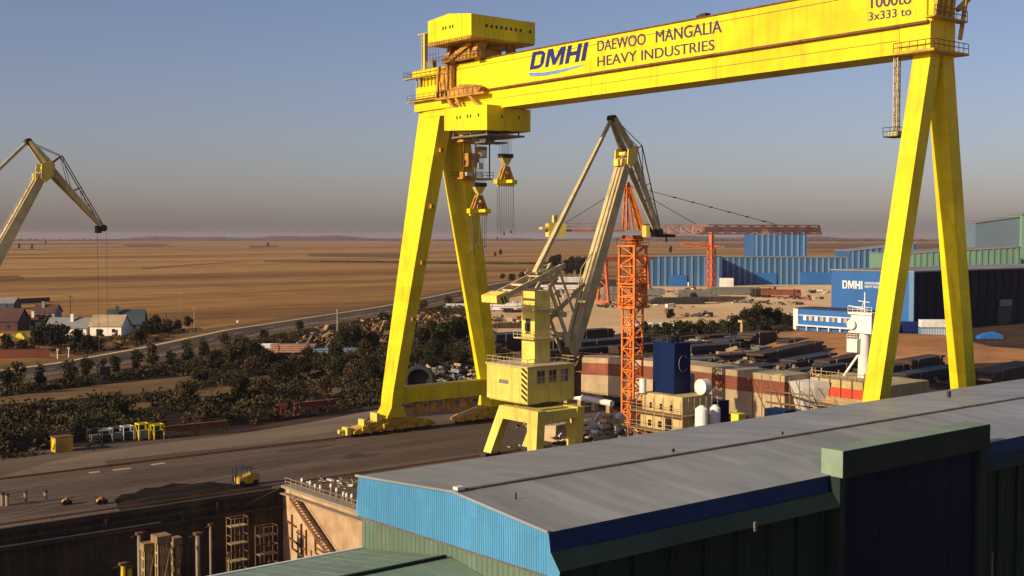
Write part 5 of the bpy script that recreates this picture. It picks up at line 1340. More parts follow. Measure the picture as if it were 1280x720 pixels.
# parked cars along the yard road
def car(px, py, mt, label, rz):
    p = gp(px, py, .1); t = thing('parked_car', label, 'car', p, rz, group='vehicles parked by the grove')
    m = MB(); m.prism([(-2.1, .35), (2.1, .35), (2.15, .75), (1.9, .95), (1.0, 1.02), (-1.9, 1.05), (-2.15, .8)], -.85, .85, 'y'); m.prism([(-1.7, 1.03), (1.0, 1.01), (.45, 1.5), (-1.2, 1.52)], -.78, .78, 'y'); m.build('body', mt, t, local=True, bevel=.06)
    m = MB(); m.prism([(-1.5, 1.08), (.8, 1.06), (.38, 1.42), (-1.15, 1.44)], -.80, .80, 'y'); m.build('window', 'glass', t, local=True)
    for x in (-1.35, 1.35):
        for y in (-.8, .8):
            m = MB(); m.tube((x, y-.1, .33), (x, y+.1, .33), .33, 12); m.build('wheel', 'tyre', t, local=True)
for k, (a, b, mt, l) in enumerate(((800, 411, 'white', 'white car parked left of the grove beside the orange mast'), (838, 415, 'white', 'white car parked at the left edge of the grove'), (915, 404, 'white', 'white car parked in front of the grove bushes'), (930, 403, 'grey_steel', 'grey car parked in front of the grove bushes'), (988, 396, 'white', 'white car parked left of the low blue office'))): car(a, b, mt, l, rng + R(random.uniform(-15, 15)))

# small red gantry and second tower crane
p0, p1 = gp(748, 380), gp(806, 378)
t = thing('small_gantry_crane', 'small red-orange gantry crane on the sand behind the tower crane mast', 'gantry crane', p0)
m = MB(); za = 22.5
dv = (p1-p0).normalized(); nv = Vector((-dv.y, dv.x, 0))
for e in (p0+dv*3, p1):
    m = MB()
    for s in (-5, 5): m.bar(e+nv*s+Vector((0, 0, .8)), e+nv*s*.4+Vector((0, 0, za)), 1.2, 1.2)
    m.bar(e-nv*5+Vector((0, 0, 1.2)), e+nv*5+Vector((0, 0, 1.2)), 1.0, 1.2)
    for k in range(4):
        z = 4+k*4.5; w = 5-(z/za)*3; m.bar(e-nv*w+Vector((0, 0, z)), e+nv*(w-.6)+Vector((0, 0, z+3.5)), .4, .4)
    m.build('leg', 'red_orange', t)
m = MB()
for s in (-1.6, 1.6): m.bar(p0-dv*.5+nv*s+Vector((0, 0, za+.9)), p1+dv*4+nv*s+Vector((0, 0, za+.9)), 1.3, 1.9)
m.bar(p0+dv*14+Vector((0, 0, za+2.4)), p0+dv*20+Vector((0, 0, za+2.4)), 3.5, 1.4); m.build('girder', 'red_orange', t)
p = gp(889, 361); t = thing('tower_crane', 'small red-orange tower crane with short jib standing before the blue shed', 'tower crane', p)
m = MB(); m.truss((p.x, p.y, .4), (p.x, p.y, 27), 3.6, 3.6, 9, .38, .22); m.build('mast', 'red_orange', t)
m = MB(); m.bar((p.x, p.y, 27), (p.x, p.y, 39), 2.6, 2.6, w2=2.0, h2=2.0); m.build('tower_head', 'red_orange', t)
m = MB(); rd = Vector((RT[0], RT[1], 0)); z = 28.4
m.truss(Vector((p.x, p.y, z))-rd*1.5, Vector((p.x, p.y, z+1.6))-rd*20, 1.8, 2.0, 7, .3, .16); m.build('jib', 'red_orange', t)
m = MB(); m.bar(Vector((p.x, p.y, z))+rd*1.2, Vector((p.x, p.y, z))+rd*8, 1.4, 1.0); m.build('counter_jib', 'red_orange', t)
m = MB(); m.bar(Vector((p.x, p.y, z-.6))+rd*5.5, Vector((p.x, p.y, z-.6))+rd*8.4, 2.0, 2.2); m.build('counterweight', 'grey_steel', t)
m = MB(); m.box(p.x-3, p.x+3, p.y-3, p.y+3, .02, .5); m.build('base', 'concrete', t)

# ================================================================== SHEDS
fwv = Vector((FW[0], FW[1], 0))
def shed(name, label, cat, x0, x1, ybase, ytop0, ytop1, depth, mw, mr, ribs, door=None, back=0.0, d_add=0):
    """sheet-clad shed facing the camera; its front runs between two points on the ground"""
    p0, p1 = gp(x0, ybase)+fwv*d_add, gp(x1, ybase)+fwv*d_add
    ex = (p1-p0); L = ex.length; ex.normalize(); ny = Vector((-ex.y, ex.x, 0))
    dist0 = p0.x*FW[0]+p0.y*FW[1]
    h0 = CAMH - (ytop0-HORY)*dist0/FPX; d1 = p1.x*FW[0]+p1.y*FW[1]; h1 = CAMH - (ytop1-HORY)*d1/FPX
    t = thing(name, label, cat, p0, math.atan2(ex.y, ex.x))
    m = MB(); m.prism([(0, 0), (L, 0), (L, h1), (0, h0)], 0, depth, 'y'); wl = m.build('wall', mw, t, local=True)
    m = MB()
    for k in range(ribs):
        x = L*(k+.3)/ribs; h = h0+(h1-h0)*(k+.5)/ribs
        m.box(x, x+L/ribs*.34, -.5, -.01, .1, h-.3)
    if ribs: m.build('cladding_rib', mr, wl, local=True)
    m = MB(); m.prism([(-.4, h0), (L+.4, h1), (L+.4, h1+.5), (-.4, h0+.5)], -.8, depth+.4, 'y'); m.build('roof', 'roof_grey', t, local=True)
    for i, (fx0, fx1, dh, md) in enumerate(door or ()):
        m = MB(); m.box(L*fx0, L*fx1, -.9, -.51, .1, dh); m.build('door', md, t, local=True)
    return t, L
shed('assembly_shed', 'ribbed blue shed at the left end of the far shed row, standing forward of it', 'shed', 811, 902, 358, 321, 320, 30, 'shed_blue', 'shed_rib', 11, [(.27, .52, 8, 'hall_blue'), (.53, .55, 3, 'white')])
shed('assembly_shed', 'long ribbed blue shed, middle of the far shed row, half in shadow', 'shed', 903, 1070, 357, 321.5, 322, 40, 'shed_blue', 'shed_rib', 22, [(.28, .44, 8.5, 'hall_blue'), (.62, .90, 9, 'hall_blue')], d_add=16)
shed('assembly_shed', 'higher blue ribbed shed with rising roof edge, right of the far row', 'shed', 1067, 1150, 357, 314, 305, 40, 'shed_blue', 'shed_rib', 11, d_add=10)
shed('tower_shed', 'tall blue ribbed tower block rising above the far shed row', 'shed', 958, 1028, 357, 286, 285, 38, 'shed_blue', 'shed_rib', 9, d_add=46)
p = gp(908, 361); t = thing('white_container', 'white container standing at the corner of the far blue shed', 'container', p, rng)
m = MB(); m.box(-4.5, 4.5, -2, 2, .2, 7.2); m.build('shell', 'white', t, local=True, bevel=.15); m = MB()
for k in range(10): m.box(-4.4+k*.9, -4.1+k*.9, -2.06, -2.003, .5, 6.9)
m.build('rib', 'white', t, local=True)
shed('green_shed', 'pale green ribbed shed behind the navy hall on the right', 'shed', 1122, 1275, 366, 318, 309, 60, 'shed_green', 'shed_green', 20)
shed('grey_shed', 'tall grey-blue shed with slanted top and white strip light at the far right', 'shed', 1216, 1272, 362, 279, 271, 30, 'shed_grey', 'shed_grey', 0, [(.18, .82, 0.2, 'white')], d_add=-3)
g2 = [o for o in C.objects if o.name.startswith('grey_shed')][0]
m = MB(); m.box(6, 23, -.7, -.05, 24.6, 25.4); m.build('light_strip', 'white', g2, local=True)
shed('green_shed', 'bright green tall shed end cut by the right edge of the picture', 'shed', 1271, 1330, 362, 269, 262, 30, 'shed_green', 'shed_green', 4, d_add=-6)

# navy hall: front colour darkened for shade, end wall in its sunlit blue
cN = gp(1141, 415); zN = CAMH - (340.5-HORY)*(cN.x*FW[0]+cN.y*FW[1])/FPX
t = thing('navy_hall', 'big navy hall with sunlit blue end wall carrying white lettering', 'hall', cN)
vL = pu(1040, 350, cN.x).y
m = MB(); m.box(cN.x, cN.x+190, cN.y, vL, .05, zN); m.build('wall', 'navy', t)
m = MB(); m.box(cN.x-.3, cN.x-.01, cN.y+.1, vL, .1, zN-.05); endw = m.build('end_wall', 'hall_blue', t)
m = MB(); m.box(cN.x-.5, cN.x-.02, cN.y-.5, cN.y+1.5, .1, zN+.1); m.build('corner_panel', 'shed_rib', t)
m = MB(); m.box(cN.x-.6, cN.x+190, cN.y-.6, vL+.5, zN+.02, zN+.5); m.build('roof', 'roof_grey', t)
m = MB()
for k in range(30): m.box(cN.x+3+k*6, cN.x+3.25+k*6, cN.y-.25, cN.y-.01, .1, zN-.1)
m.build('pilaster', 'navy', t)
a = pu(1053, 360.5, cN.x-.3); b = pu(1053, 350.5, cN.x-.3); c = pu(1078, 359.5, cN.x-.3)
block_letters('DMHI', (cN.x-.32, a.y, a.z), (0, -1, 0), a.y-c.y, b.z-a.z, 'white', endw, (-1, 0, 0))
a = pu(1081, 360, cN.x-.3); c = pu(1108, 359, cN.x-.3); 
text('DAEWOO MANGALIA', (cN.x-.32, a.y, a.z+1.4), (0, -1, 0), (0, 0, 1), a.y-c.y, .95, 'white', endw, bold=.02, n=(-1, 0, 0))
text('HEAVY INDUSTRIES', (cN.x-.32, a.y, a.z+.1), (0, -1, 0), (0, 0, 1), a.y-c.y, .95, 'white', endw, bold=.02, n=(-1, 0, 0))
m = MB(); q = pv(1256, 378, cN.y-.3); m.box(q.x-4, q.x+4, cN.y-1.2, cN.y-.28, q.z-1.4, q.z+1.2); m.build('sign_box', 'shed_grey', t)
m = MB(); m.box(q.x-5, q.x+5, cN.y-.5, cN.y-.02, .1, q.z-1.6); m.build('door', 'dark_steel', t)
# low blue office
p = gp(996, 413); u0 = p.x; vL = p.y; vR = pu(1085, 415, u0).y
zt = 8.6
t = thing('blue_office', 'low blue office with a row of pale windows and white end, before the navy hall', 'office', p)
m = MB(); m.box(u0, u0+10, vR, vL, .1, zt-.3); m.build('wall', 'hall_blue', t)
m = MB(); m.box(u0-.5, u0+10.4, vR, vL+.4, zt-.28, zt); m.build('roof', 'dark_steel', t)
m = MB(); m.box(u0-.6, u0+10, vL-.9, vL+1.2, .1, zt-.5); m.build('end_wall', 'white', t)
n = 11
for k in range(n):
    v = vL-2-(k+.9)*(vL-vR-3)/n; m = MB(); m.box(u0-.08, u0-.003, v, v+(vL-vR-3)/n*.55, 4.0, 5.6); w = m.build('window', 'hull_cream' if k % 2 else 'white', t)
m = MB(); m.box(u0-1.6, u0-.02, vR, vL-.2, 1.9, 2.4); m.box(u0-.06, u0-.004, vR, vL-.9, 5.7, 6.0); m.build('canopy', 'white', t)
m = MB()
for k in range(7): m.bar((u0-1.4, vL-.6-k*(vL-vR)/6.3, .1), (u0-1.4, vL-.6-k*(vL-vR)/6.3, 1.9), .4, .4)
m.pieces('canopy_post', 'white', t)
for k, (a, b, dz) in enumerate(((1166, 420, 0), (1166, 420, 2.9))):
    p = gp(a, b); t = thing('site_container', ['lower white-blue container of two stacked by the navy hall', 'upper white-blue container of two stacked by the navy hall'][k], 'container', (p.x, p.y, .1+dz), rng, group='stacked containers')
    m = MB(); m.box(-4.6, 4.6, -1.6, 1.6, .1+.02, 2.8); m.build('shell', 'shed_rib' if k == 0 else 'white', t, local=True, bevel=.08)
    m = MB()
    for j in range(16): m.box(-4.4+j*.56, -4.2+j*.56, -1.66, -1.603, .3, 2.6)
    m.build('rib', 'white', t, local=True)
p = gp(1140, 416); t = thing('site_container', 'violet-blue container between the gantry leg and the white containers', 'container', (p.x, p.y, .1), rng)
m = MB(); m.box(-4.6, 3, -1.6, 1.6, .1, 4.0); m.build('shell', 'letter_blue', t, local=True, bevel=.08); m = MB()
for j in range(12): m.box(-4.4+j*.6, -4.2+j*.6, -1.66, -1.603, .3, 3.8)
m.build('rib', 'letter_blue', t, local=True)
p = gp(1236, 424); t = thing('tarp_bundle', 'blue tarpaulin bundle on the ground before the navy hall', 'tarpaulin', (p.x, p.y, .1), rng)
m = MB(); m.prism([(-4, 0), (4.6, 0), (4.0, 1.6), (1.5, 2.5), (-1.5, 2.0), (-3.6, 1.1)], -1.6, 1.6, 'y'); m.build('cover', 'hall_blue', t, local=True, bevel=.2)
m = MB()
for x in (-2, 0.4, 2.8): m.box(x-.06, x+.06, -1.66, 1.66, .02, 1.0)
m.build('strap', 'dark_steel', t, local=True)
p = gp(927, 427); t = thing('site_mast', 'cream lighting column standing in the stockyard', 'mast', (p.x, p.y, .1))
m = MB(); m.tube((p.x, p.y, .1), (p.x, p.y, 6.4), .5, 10, r2=.4); m.build('column', 'deckhouse', t); m = MB(); m.box(p.x-.9, p.x+.9, p.y-.9, p.y+.9, 6.4, 7.2); m.build('head', 'deckhouse', t)
p = gp(615, 469); t = thing('blue_skip', 'dark blue skip at the foot of the rear gantry leg', 'skip', (p.x, p.y, .1), rng)
m = MB(); m.prism([(-2.6, .3), (2.0, .3), (3.2, 3.2), (-3.2, 3.2)], -2, 2, 'y'); m.build('tub', 'funnel_blue', t, local=True); m = MB()
m.box(-3.3, 3.3, -2.1, -1.95, 3.0, 3.25); m.box(-3.3, 3.3, 1.95, 2.1, 3.0, 3.25); m.build('rim', 'funnel_blue', t, local=True)
# white spoil heap and big tyre-like pipe end
spots = [(*gp(x, y).xy, r) for x, y, r in ((515, 486, 6), (535, 483, 8), (555, 482, 7), (575, 480, 7), (590, 477, 7), (560, 474, 8), (530, 476, 6))]
debris('rubble', spots, 620, 4.0, ['concrete', 'roof_grey', 'grey_steel', 'yard', 'scrub_soil'], 1, .3, 1.1, base=.06)
p = gp(524, 492); t = thing('pipe_ring', 'dark concrete pipe ring lying by the near gantry leg', 'pipe', (p.x, p.y, .1), rng)
m = MB(); N_ = 22
for k in range(N_):
    a, b = 2*math.pi*k/N_, 2*math.pi*(k+1)/N_
    c = lambda r, t_: (r*math.cos(t_), r*math.sin(t_)+3.1)
    m.prism([c(3.1, a), c(3.1, b), c(2.5, b), c(2.5, a)], -1.5, 1.5, 'y')
m.build('ring', 'dark_steel', t, local=True)
m = MB(); m.box(-2.4, 2.4, 1.1, 1.3, .5, 5.5); m.build('end_plate', 'dark_steel', t, local=True)
spots = [(*gp(x, y).xy, r) for x, y, r in ((470, 418, 9), (462, 412, 7), (475, 426, 7), (520, 408, 14), (545, 407, 14), (575, 407, 14), (555, 413, 12), (530, 402, 12), (500, 404, 8), (600, 402, 14), (400, 432, 7), (405, 426, 6))]
debris('scrap_heap_debris', spots, 520, 5.0, ['rust', 'scaff', 'brick_pale', 'dirt', 'rust', 'dark_steel', 'grey_steel', 'yard', 'dirt'], 1, .25, 1.6, base=.06)
stack(368, 441, 15, 4, 2.4, rng, 'brick_pale', 'pinkish stack of bricks in the scrub clearing', n=4, name='brick_stack', cat='brick stack')
stack(410, 441, 20, 4, 1.2, rng, 'shed_grey', 'low grey-blue sheet stack beside the pinkish bricks', n=2)
stack(333, 436, 9, 2, 1.4, rng, 'white', 'small white stack in the scrub clearing', n=3)
# ================================================================== ROAD
cen = [gp(*p) for p in ((-120, 492), (0, 471), (107, 456), (213, 436), (313, 413.5), (420, 396.5), (500, 384), (580, 367), (640, 354), (690, 347))]
def ribbon(name, off0, off1, z, mt, dash=None):
    m = MB()
    pts = []
    for a, b in zip(cen, cen[1:]):
        n = 8
        for k in range(n): pts.append(a.lerp(b, k/n))
    L_ = []
    for i, p in enumerate(pts):
        d = (pts[min(i+1, len(pts)-1)] - pts[max(i-1, 0)]).normalized(); n = Vector((-d.y, d.x, 0))
        L_.append((p+n*off0, p+n*off1))
    for i in range(len(L_)-1):
        if dash and i % dash: continue
        a, b = L_[i], L_[i+1]; m.poly([(a[0].x, a[0].y, z), (b[0].x, b[0].y, z), (b[1].x, b[1].y, z), (a[1].x, a[1].y, z)])
    return tag(m.build(name, mt, normals=False), kind='structure')
ribbon('road_verge', 9, 20, .11, 'verge'); ribbon('road_verge', -17, -9, .13, 'verge'); ribbon('road_verge', -26, -17, .11, 'scrub_soil')
ribbon('road', -9, 9, .16, 'asphalt')
for o in (-8.6, 8.2): ribbon('road_marking', o, o+.35, .19, 'line')
ribbon('road_marking', -.15, .15, .19, 'line', dash=3)
ribbon('road_shoulder', 9.1, 10.6, .15, 'sand')
gr = thing('crash_barrier', 'low pale crash barrier along the near side of the country road', 'barrier', cen[1])
m = MB(); m2 = MB()
for a, b in zip(cen[:6], cen[1:7]):
    d = (b-a).normalized(); n = Vector((d.y, -d.x, 0))*10.0; k = int((b-a).length/9)
    for i in range(k):
        if (i//2) % 3 == 2: continue
        p, q = a.lerp(b, i/k)+n, a.lerp(b, (i+1)/k)+n; m.bar(p+Vector((0, 0, .75)), q+Vector((0, 0, .75)), .1, .4); m2.bar(p+Vector((0, 0, .05)), p+Vector((0, 0, .8)), .14, .14)
m.pieces('rail', 'house_white', gr); m2.build('post', 'dark_steel', gr)

# ================================================================== VILLAGE
def house(px, py, L, W, hw, hr, rz, mw, mr, label, chim=None, name='village_house', wins=2, cat='house'):
    p = gp(px, py); t = thing(name, label, cat, p, rz)
    m = MB(); m.box(-L/2, L/2, 0, W, .05, hw); m.prism([(0, hw), (W, hw), (W/2, hw+hr-.12)], -L/2, L/2, 'x'); m.build('wall', mw, t, local=True)
    m = MB(); e = .5
    m.hexa([(-L/2-e, -e, hw-.25), (L/2+e, -e, hw-.25), (L/2+e, W/2, hw+hr), (-L/2-e, W/2, hw+hr)], [(-L/2-e, -e, hw-.05), (L/2+e, -e, hw-.05), (L/2+e, W/2, hw+hr+.2), (-L/2-e, W/2, hw+hr+.2)])
    m.hexa([(-L/2-e, W+e, hw-.25), (L/2+e, W+e, hw-.25), (L/2+e, W/2, hw+hr), (-L/2-e, W/2, hw+hr)], [(-L/2-e, W+e, hw-.05), (L/2+e, W+e, hw-.05), (L/2+e, W/2, hw+hr+.2), (-L/2-e, W/2, hw+hr+.2)])
    rf = m.build('roof', mr, t, local=True)
    if chim is not None:
        m = MB(); m.box(chim-.5, chim+.5, W*.3-.4, W*.3+.4, hw+.3, hw+hr+1.3); m.box(chim-.6, chim+.6, W*.3-.5, W*.3+.5, hw+hr+1.3, hw+hr+1.5); m.build('chimney', mw, rf, local=True)
    for k in range(wins):
        x = -L/2 + L*(k+.5)/wins
        m = MB(); m.box(x-.55, x+.55, -.04, -.003, 1.2, 2.5); w = m.build('window', 'glass', t, local=True)
        m = MB(); m.box(x-.65, x+.65, -.12, -.045, 1.05, 1.2); m.build('sill', mw, w, local=True)
    m = MB(); m.box(L/2-2.2, L/2-1.2, -.04, -.003, .1, 2.2); m.build('door', 'roof_brown', t, local=True)
    return t
house(83, 420, 14, 9, 2.9, 3.2, rng, 'house_white', 'roof_grey', 'white village house with long grey roof and white chimney', chim=1.2, wins=1)
house(132, 420, 11, 10, 3.6, 3.4, rng, 'house_white', 'hull_cream', 'white village house with sunlit pale roof beside the dark-roofed barn', wins=2)
house(156, 415, 13, 10, 2.9, 5.0, rng+R(10), 'roof_dark', 'roof_dark', 'barn with large dark slate roof at the right end of the village', name='village_barn', cat='barn', chim=-3)
house(32, 411, 10, 8, 2.8, 2.2, rng, 'house_white', 'roof_brown', 'small white village house under dark brown roof near the yellow tarpaulins', chim=2)
house(55, 400, 9, 8, 3.2, 3.0, rng, 'roof_grey', 'roof_brown', 'grey village house half hidden among trees and chimneys', chim=-1)
house(0, 414, 13, 11, 3.8, 4.2, rng, 'roof_brown', 'roof_brown', 'dark red-brown village house at the left edge of the picture')
house(0, 387, 13, 9, 3.2, 2.2, rng, 'roof_dark', 'roof_grey', 'farther village house with pale grey roof at the left edge')
for k, (a, b, w, l) in enumerate(((4, 428, 5.2, 'larger bright yellow tarpaulin shelter at the left edge'), (26, 427, 3.4, 'smaller bright yellow tarpaulin shelter right of the larger one'))):
    p = gp(a, b); t = thing('tarpaulin_shelter', l, 'shelter', p, rng)
    m = MB(); m.prism([(-w/2, .9), (-w*.3, 2.6), (w*.1, 3.0), (w/2, 1.4), (w/2, .7)], -1, 2, 'y'); m.build('cover', 'tarp_yellow', t, local=True, bevel=.15)
    m = MB()
    for x in (-w/2+.1, w/2-.1):
        for y in (-.9, 1.9): m.bar((x, y, .05), (x, y, 1.3), .1, .1)
    m.build('post', 'wood_post', t, local=True)
p, q = gp(-30, 449), gp(62, 447)
t = thing('garden_wall', 'low red brick garden wall along the village side of the road', 'wall', p)
m = MB(); m.bar((p.x, p.y, 1.3), (q.x, q.y, 1.3), .35, 2.5); m.build('brickwork', 'brick', t); m = MB(); m.bar((p.x, p.y, 2.62), (q.x, q.y, 2.62), .5, .14); m.build('coping', 'roof_brown', t)
p, q = gp(14, 381), gp(62, 378)
t = thing('farm_fence', 'dark board fence behind the village at the edge of the field', 'fence', p)
m = MB(); m.bar((p.x, p.y, 1.6), (q.x, q.y, 1.4), .2, 2.6); m.build('board_panel', 'brown_steel', t); m = MB()
for k in range(9): c = p.lerp(q, k/8); m.bar((c.x, c.y, .05), (c.x, c.y, 3.2), .25, .25)
m.build('post', 'wood_post', t)
def pole(px, pyb, pyt, r, mt, label, arm=True, lamp=False, cat='pole', name='utility_pole'):
    p = gp(px, pyb); d = p.x*FW[0]+p.y*FW[1]; h = (pyb-pyt)*d/FPX
    t = thing(name, label, cat, p)
    m = MB(); m.tube(p, p+Vector((0, 0, h)), r, 8, r2=r*.7); m.build('shaft', mt, t)
    m = MB(); rv = Vector((RT[0], RT[1], 0))
    if arm: m.bar(p+Vector((0, 0, h*.94))-rv*.9, p+Vector((0, 0, h*.94))+rv*.9, .16, .16); 
    for s in (-.8, .8): m.tube(p+Vector((0, 0, h*.94))+rv*s*(1 if arm else .3), p+Vector((0, 0, h*.94+.45))+rv*s*(1 if arm else .3), .09, 6)
    m.build('crossarm' if arm else 'cap', mt, t)
pole(88, 396, 369, .22, 'dark_steel', 'dark utility pole behind the white village houses, tallest of the three')
pole(97, 396, 374, .2, 'wood_post', 'pale utility pole right of the dark one behind the village houses')
pole(59, 398, 377, .16, 'wood_post', 'pale thin pole above the grey village house')
pole(243, 412, 384, .22, 'wood_post', 'pale utility pole by the far road edge between village and gantry')
pole(208, 406, 391, .3, 'roof_dark', 'short dark pole at the right edge of the village bushes')
pole(225, 392, 364, .1, 'wood_post', 'very thin pole out in the field right of the village')
pole(422, 438, 386, .3, 'wood_post', 'tall weathered pole rising from the dark scrub left of the gantry leg', arm=False)
pole(72, 449, 437, .16, 'white', 'short white marker post at the roadside below the village', arm=False, name='marker_post', cat='post')
pole(86, 448, 435, .16, 'house_white', 'pale marker post right of the white one at the roadside', arm=False, name='marker_post', cat='post')
pole(297, 403, 401, .5, 'white', 'small white marker by the far road edge', arm=False, name='marker_post', cat='post')
pole(719, 347, 322, .4, 'wood_post', 'pale pole standing in front of the far tree clump', arm=False)

# ================================================================== TREES
def rv3(): return Vector((random.gauss(0, 1), random.gauss(0, 1), random.gauss(0, 1))).normalized()
def crown_mesh(h0, h1, rad, lobes, n, size, squash=1.0):
    """leaf clumps scattered through several unequal lobes; gaps stay between them"""
    m = MB(); L_ = []
    for k in range(lobes):
        z = h0 + (h1-h0)*(.12+.8*random.random()); f = 1-abs((z-h0)/(h1-h0)-.42)*1.1
        a = random.uniform(0, 6.28); r = rad*.62*f*math.sqrt(random.random())
        L_.append((Vector((r*math.cos(a), r*math.sin(a), z)), rad*random.uniform(.28, .55)))
    for i in range(n):
        c, rr = random.choice(L_); d = rv3(); d.z *= squash
        p = c + d*rr*(random.random()**.4)
        if p.z < h0*.8: continue
        s = size*random.uniform(.6, 1.4); a = rv3(); b = a.cross(rv3()).normalized()
        m.poly([p-a*s-b*s*.6, p+a*s-b*s*.5, p+a*s*.8+b*s*.6, p-a*s*.9+b*s*.5])
    return m, L_
def tree_proto(name, label, cat, h0, h1, rad, lobes, n, size, mt, group, trunk_r=.16):
    t = thing(name, label, cat, (0, 0, 0), group=group)
    m, L_ = crown_mesh(h0, h1, rad, lobes, n, size); m.build('crown', mt, t, local=True, normals=False)
    k = MB(); top = Vector((random.uniform(-.3, .3), random.uniform(-.3, .3), h0+(h1-h0)*.55)); k.tube((0, 0, 0), top, trunk_r, 7, r2=trunk_r*.4)
    for c, rr in L_[:6]:
        f = random.uniform(.4, .9); k.tube(top*f, c, trunk_r*.4, 5, r2=trunk_r*.12)
    k.build('trunk', 'trunk', t, local=True); return t
class Kind:
    def __init__(s, *protos): s.p = list(protos); s.used = [False]*len(protos)
    def put(s, loc, sc_=1.0, label=None, group=None):
        i = random.randrange(len(s.p)); o = s.p[i]; rz = random.uniform(0, 6.28); k = (sc_*random.uniform(.92, 1.1),)*2 + (sc_*random.uniform(.9, 1.12),)
        if not s.used[i]:
            s.used[i] = True; o.location = loc; o.rotation_euler = (0, 0, rz); o.scale = k
            if label: o['label'] = label
            if group: o['group'] = group
            return o
        return dup(o, loc, rz, k, label, group)
    def done(s):
        for o, u in zip(s.p, s.used):
            if not u:
                for ch in list(o.children): bpy.data.objects.remove(ch)
                bpy.data.objects.remove(o)
RG, SG2, VG, GG, FG = 'young trees along the country road', 'trees standing in the dark scrub', 'trees among the village houses', 'bushes of the grove behind the stockyard', 'trees of the far clump'
road_k = Kind(*[tree_proto('roadside_tree', 'young roadside tree with thin trunk', 'tree', 1.6, 6.2, 2.3, 10, 900, .19, ('leaf_green', 'leaf_dry', 'leaf_green')[i], RG) for i in range(3)])
scrub_k = Kind(*[tree_proto('scrub_tree', 'dark bushy tree in the scrub', 'tree', .8, 6.0, 3.4, 16, 2200, .21, ('leaf_dark', 'leaf_dry', 'leaf_green')[i], SG2, .2) for i in range(3)])
bush_k = Kind(*[tree_proto('leafy_bush', 'dark bush', 'bush', .2, 3.6, 2.6, 10, 1000, .21, ('leaf_dark', 'leaf_green')[i], GG, .1) for i in range(2)])
poplar_k = Kind(*[tree_proto('dark_tree', 'dark tall tree', 'tree', 1.5, 13, 4.0, 22, 1800, .42, 'leaf_dark', FG, .3) for i in range(2)])
for a, b in ((22, 490), (52, 488), (86, 483), (107, 479), (128, 476), (146, 473), (170, 470), (190, 467), (212, 463), (233, 459), (256, 452), (8, 494)):
    road_k.put(gp(a, b), random.uniform(.85, 1.15), 'young roadside tree with thin trunk, in the row between road and dirt path')
for a, b, s in ((285, 458, .8), (300, 454, 1.1), (318, 457, 1.0), (305, 447, 1.0), (290, 450, .9), (270, 462, .8), (335, 462, .9), (315, 470, .8), (250, 480, .7), (345, 480, .8), (380, 470, .8), (425, 470, .9), (465, 475, .9), (540, 468, .8), (575, 462, .9), (600, 458, .8), (520, 458, .9), (330, 425, .6), (385, 450, .7), (430, 440, 1.25), (442, 438, 1.3), (420, 452, .9), (455, 454, .9), (360, 475, .8), (440, 480, .8), (300, 500, .8), (230, 507, .8), (150, 522, .7), (510, 428, 1.0), (525, 432, 1.2), (555, 430, 1.2), (575, 428, 1.3), (590, 426, 1.0), (500, 448, .9), (545, 452, .9), (600, 446, .8), (280, 434, .7), (375, 414, .6), (505, 394, .8), (530, 389, .8), (560, 384, .9), (480, 404, .8), (490, 418, .8), (515, 416, .8), (540, 418, .9), (570, 417, .9), (465, 436, .9), (535, 402, .6), (590, 412, .7), (330, 500, .7), (405, 497, .7)):
    scrub_k.put(gp(a, b), s, 'dark bushy tree in the overgrown strip between road and apron')
for a, b, s in ((45, 432, .9), (55, 430, 1.1), (66, 433, 1.2), (76, 430, 1.0), (92, 440, .8), (108, 440, .9), (120, 438, .7), (125, 421, .5), (185, 418, 1.0), (196, 415, 1.0), (208, 416, .8), (175, 428, .8), (60, 415, 1.1), (10, 438, .8), (28, 440, .7), (98, 428, .8), (222, 412, .7), (235, 408, .7)):
    bush_k.put(gp(a, b), s*1.5, 'dark garden bush among the village houses', VG)
for a, b, s in ((806, 416, 1.0), (820, 424, 1.3), (834, 421, 1.5), (848, 420, 1.3), (862, 420, 1.4), (876, 419, 1.35), (890, 417, 1.3), (903, 414, 1.2), (918, 412, 1.4), (932, 408, 1.7), (945, 406, 2.0), (958, 405, 2.0), (972, 404, 1.6), (984, 408, 1.2), (955, 416, 1.6), (938, 418, 1.4), (910, 421, 1.3), (885, 424, 1.2), (850, 426, 1.2), (838, 398, 1.1), (795, 421, 1.0), (1000, 402, 1.0), (868, 378, 1.3), (955, 372, 1.0)):
    bush_k.put(gp(a, b), s, 'dark bush in the grove between sand yard and stockyard')
for a, b, s in ((690, 348, 1.3), (697, 347, 1.4), (708, 347, 1.2), (715, 347, 1.25), (722, 346, 1.2), (730, 346, 1.3), (738, 346, 1.1), (746, 345, 1.0), (756, 340, 1.2), (826, 344, 1.0)):
    poplar_k.put(gp(a, b), s, 'tall dark tree in the clump at the edge of the far field')
for a, b, s in ((640, 352, .7), (652, 350, .6), (664, 352, .7), (676, 350, .8), (655, 346, .5), (628, 349, .5)):
    scrub_k.put(gp(a, b), s*1.6, 'roadside bush far along the road behind the gantry leg', 'bushes far along the road')
for a, b, s in ((626, 320, 1.0), (619, 322, .7), (57, 306, 1.5), (335, 309, 1.3), (838, 318, 1.2), (24, 311, 1.2), (40, 312, 1.0)):
    poplar_k.put(gp(a, b), s, ['lone dark tree far out in the fields'][0], 'lone trees in the far fields')
for K in (road_k, scrub_k, bush_k, poplar_k): K.done()

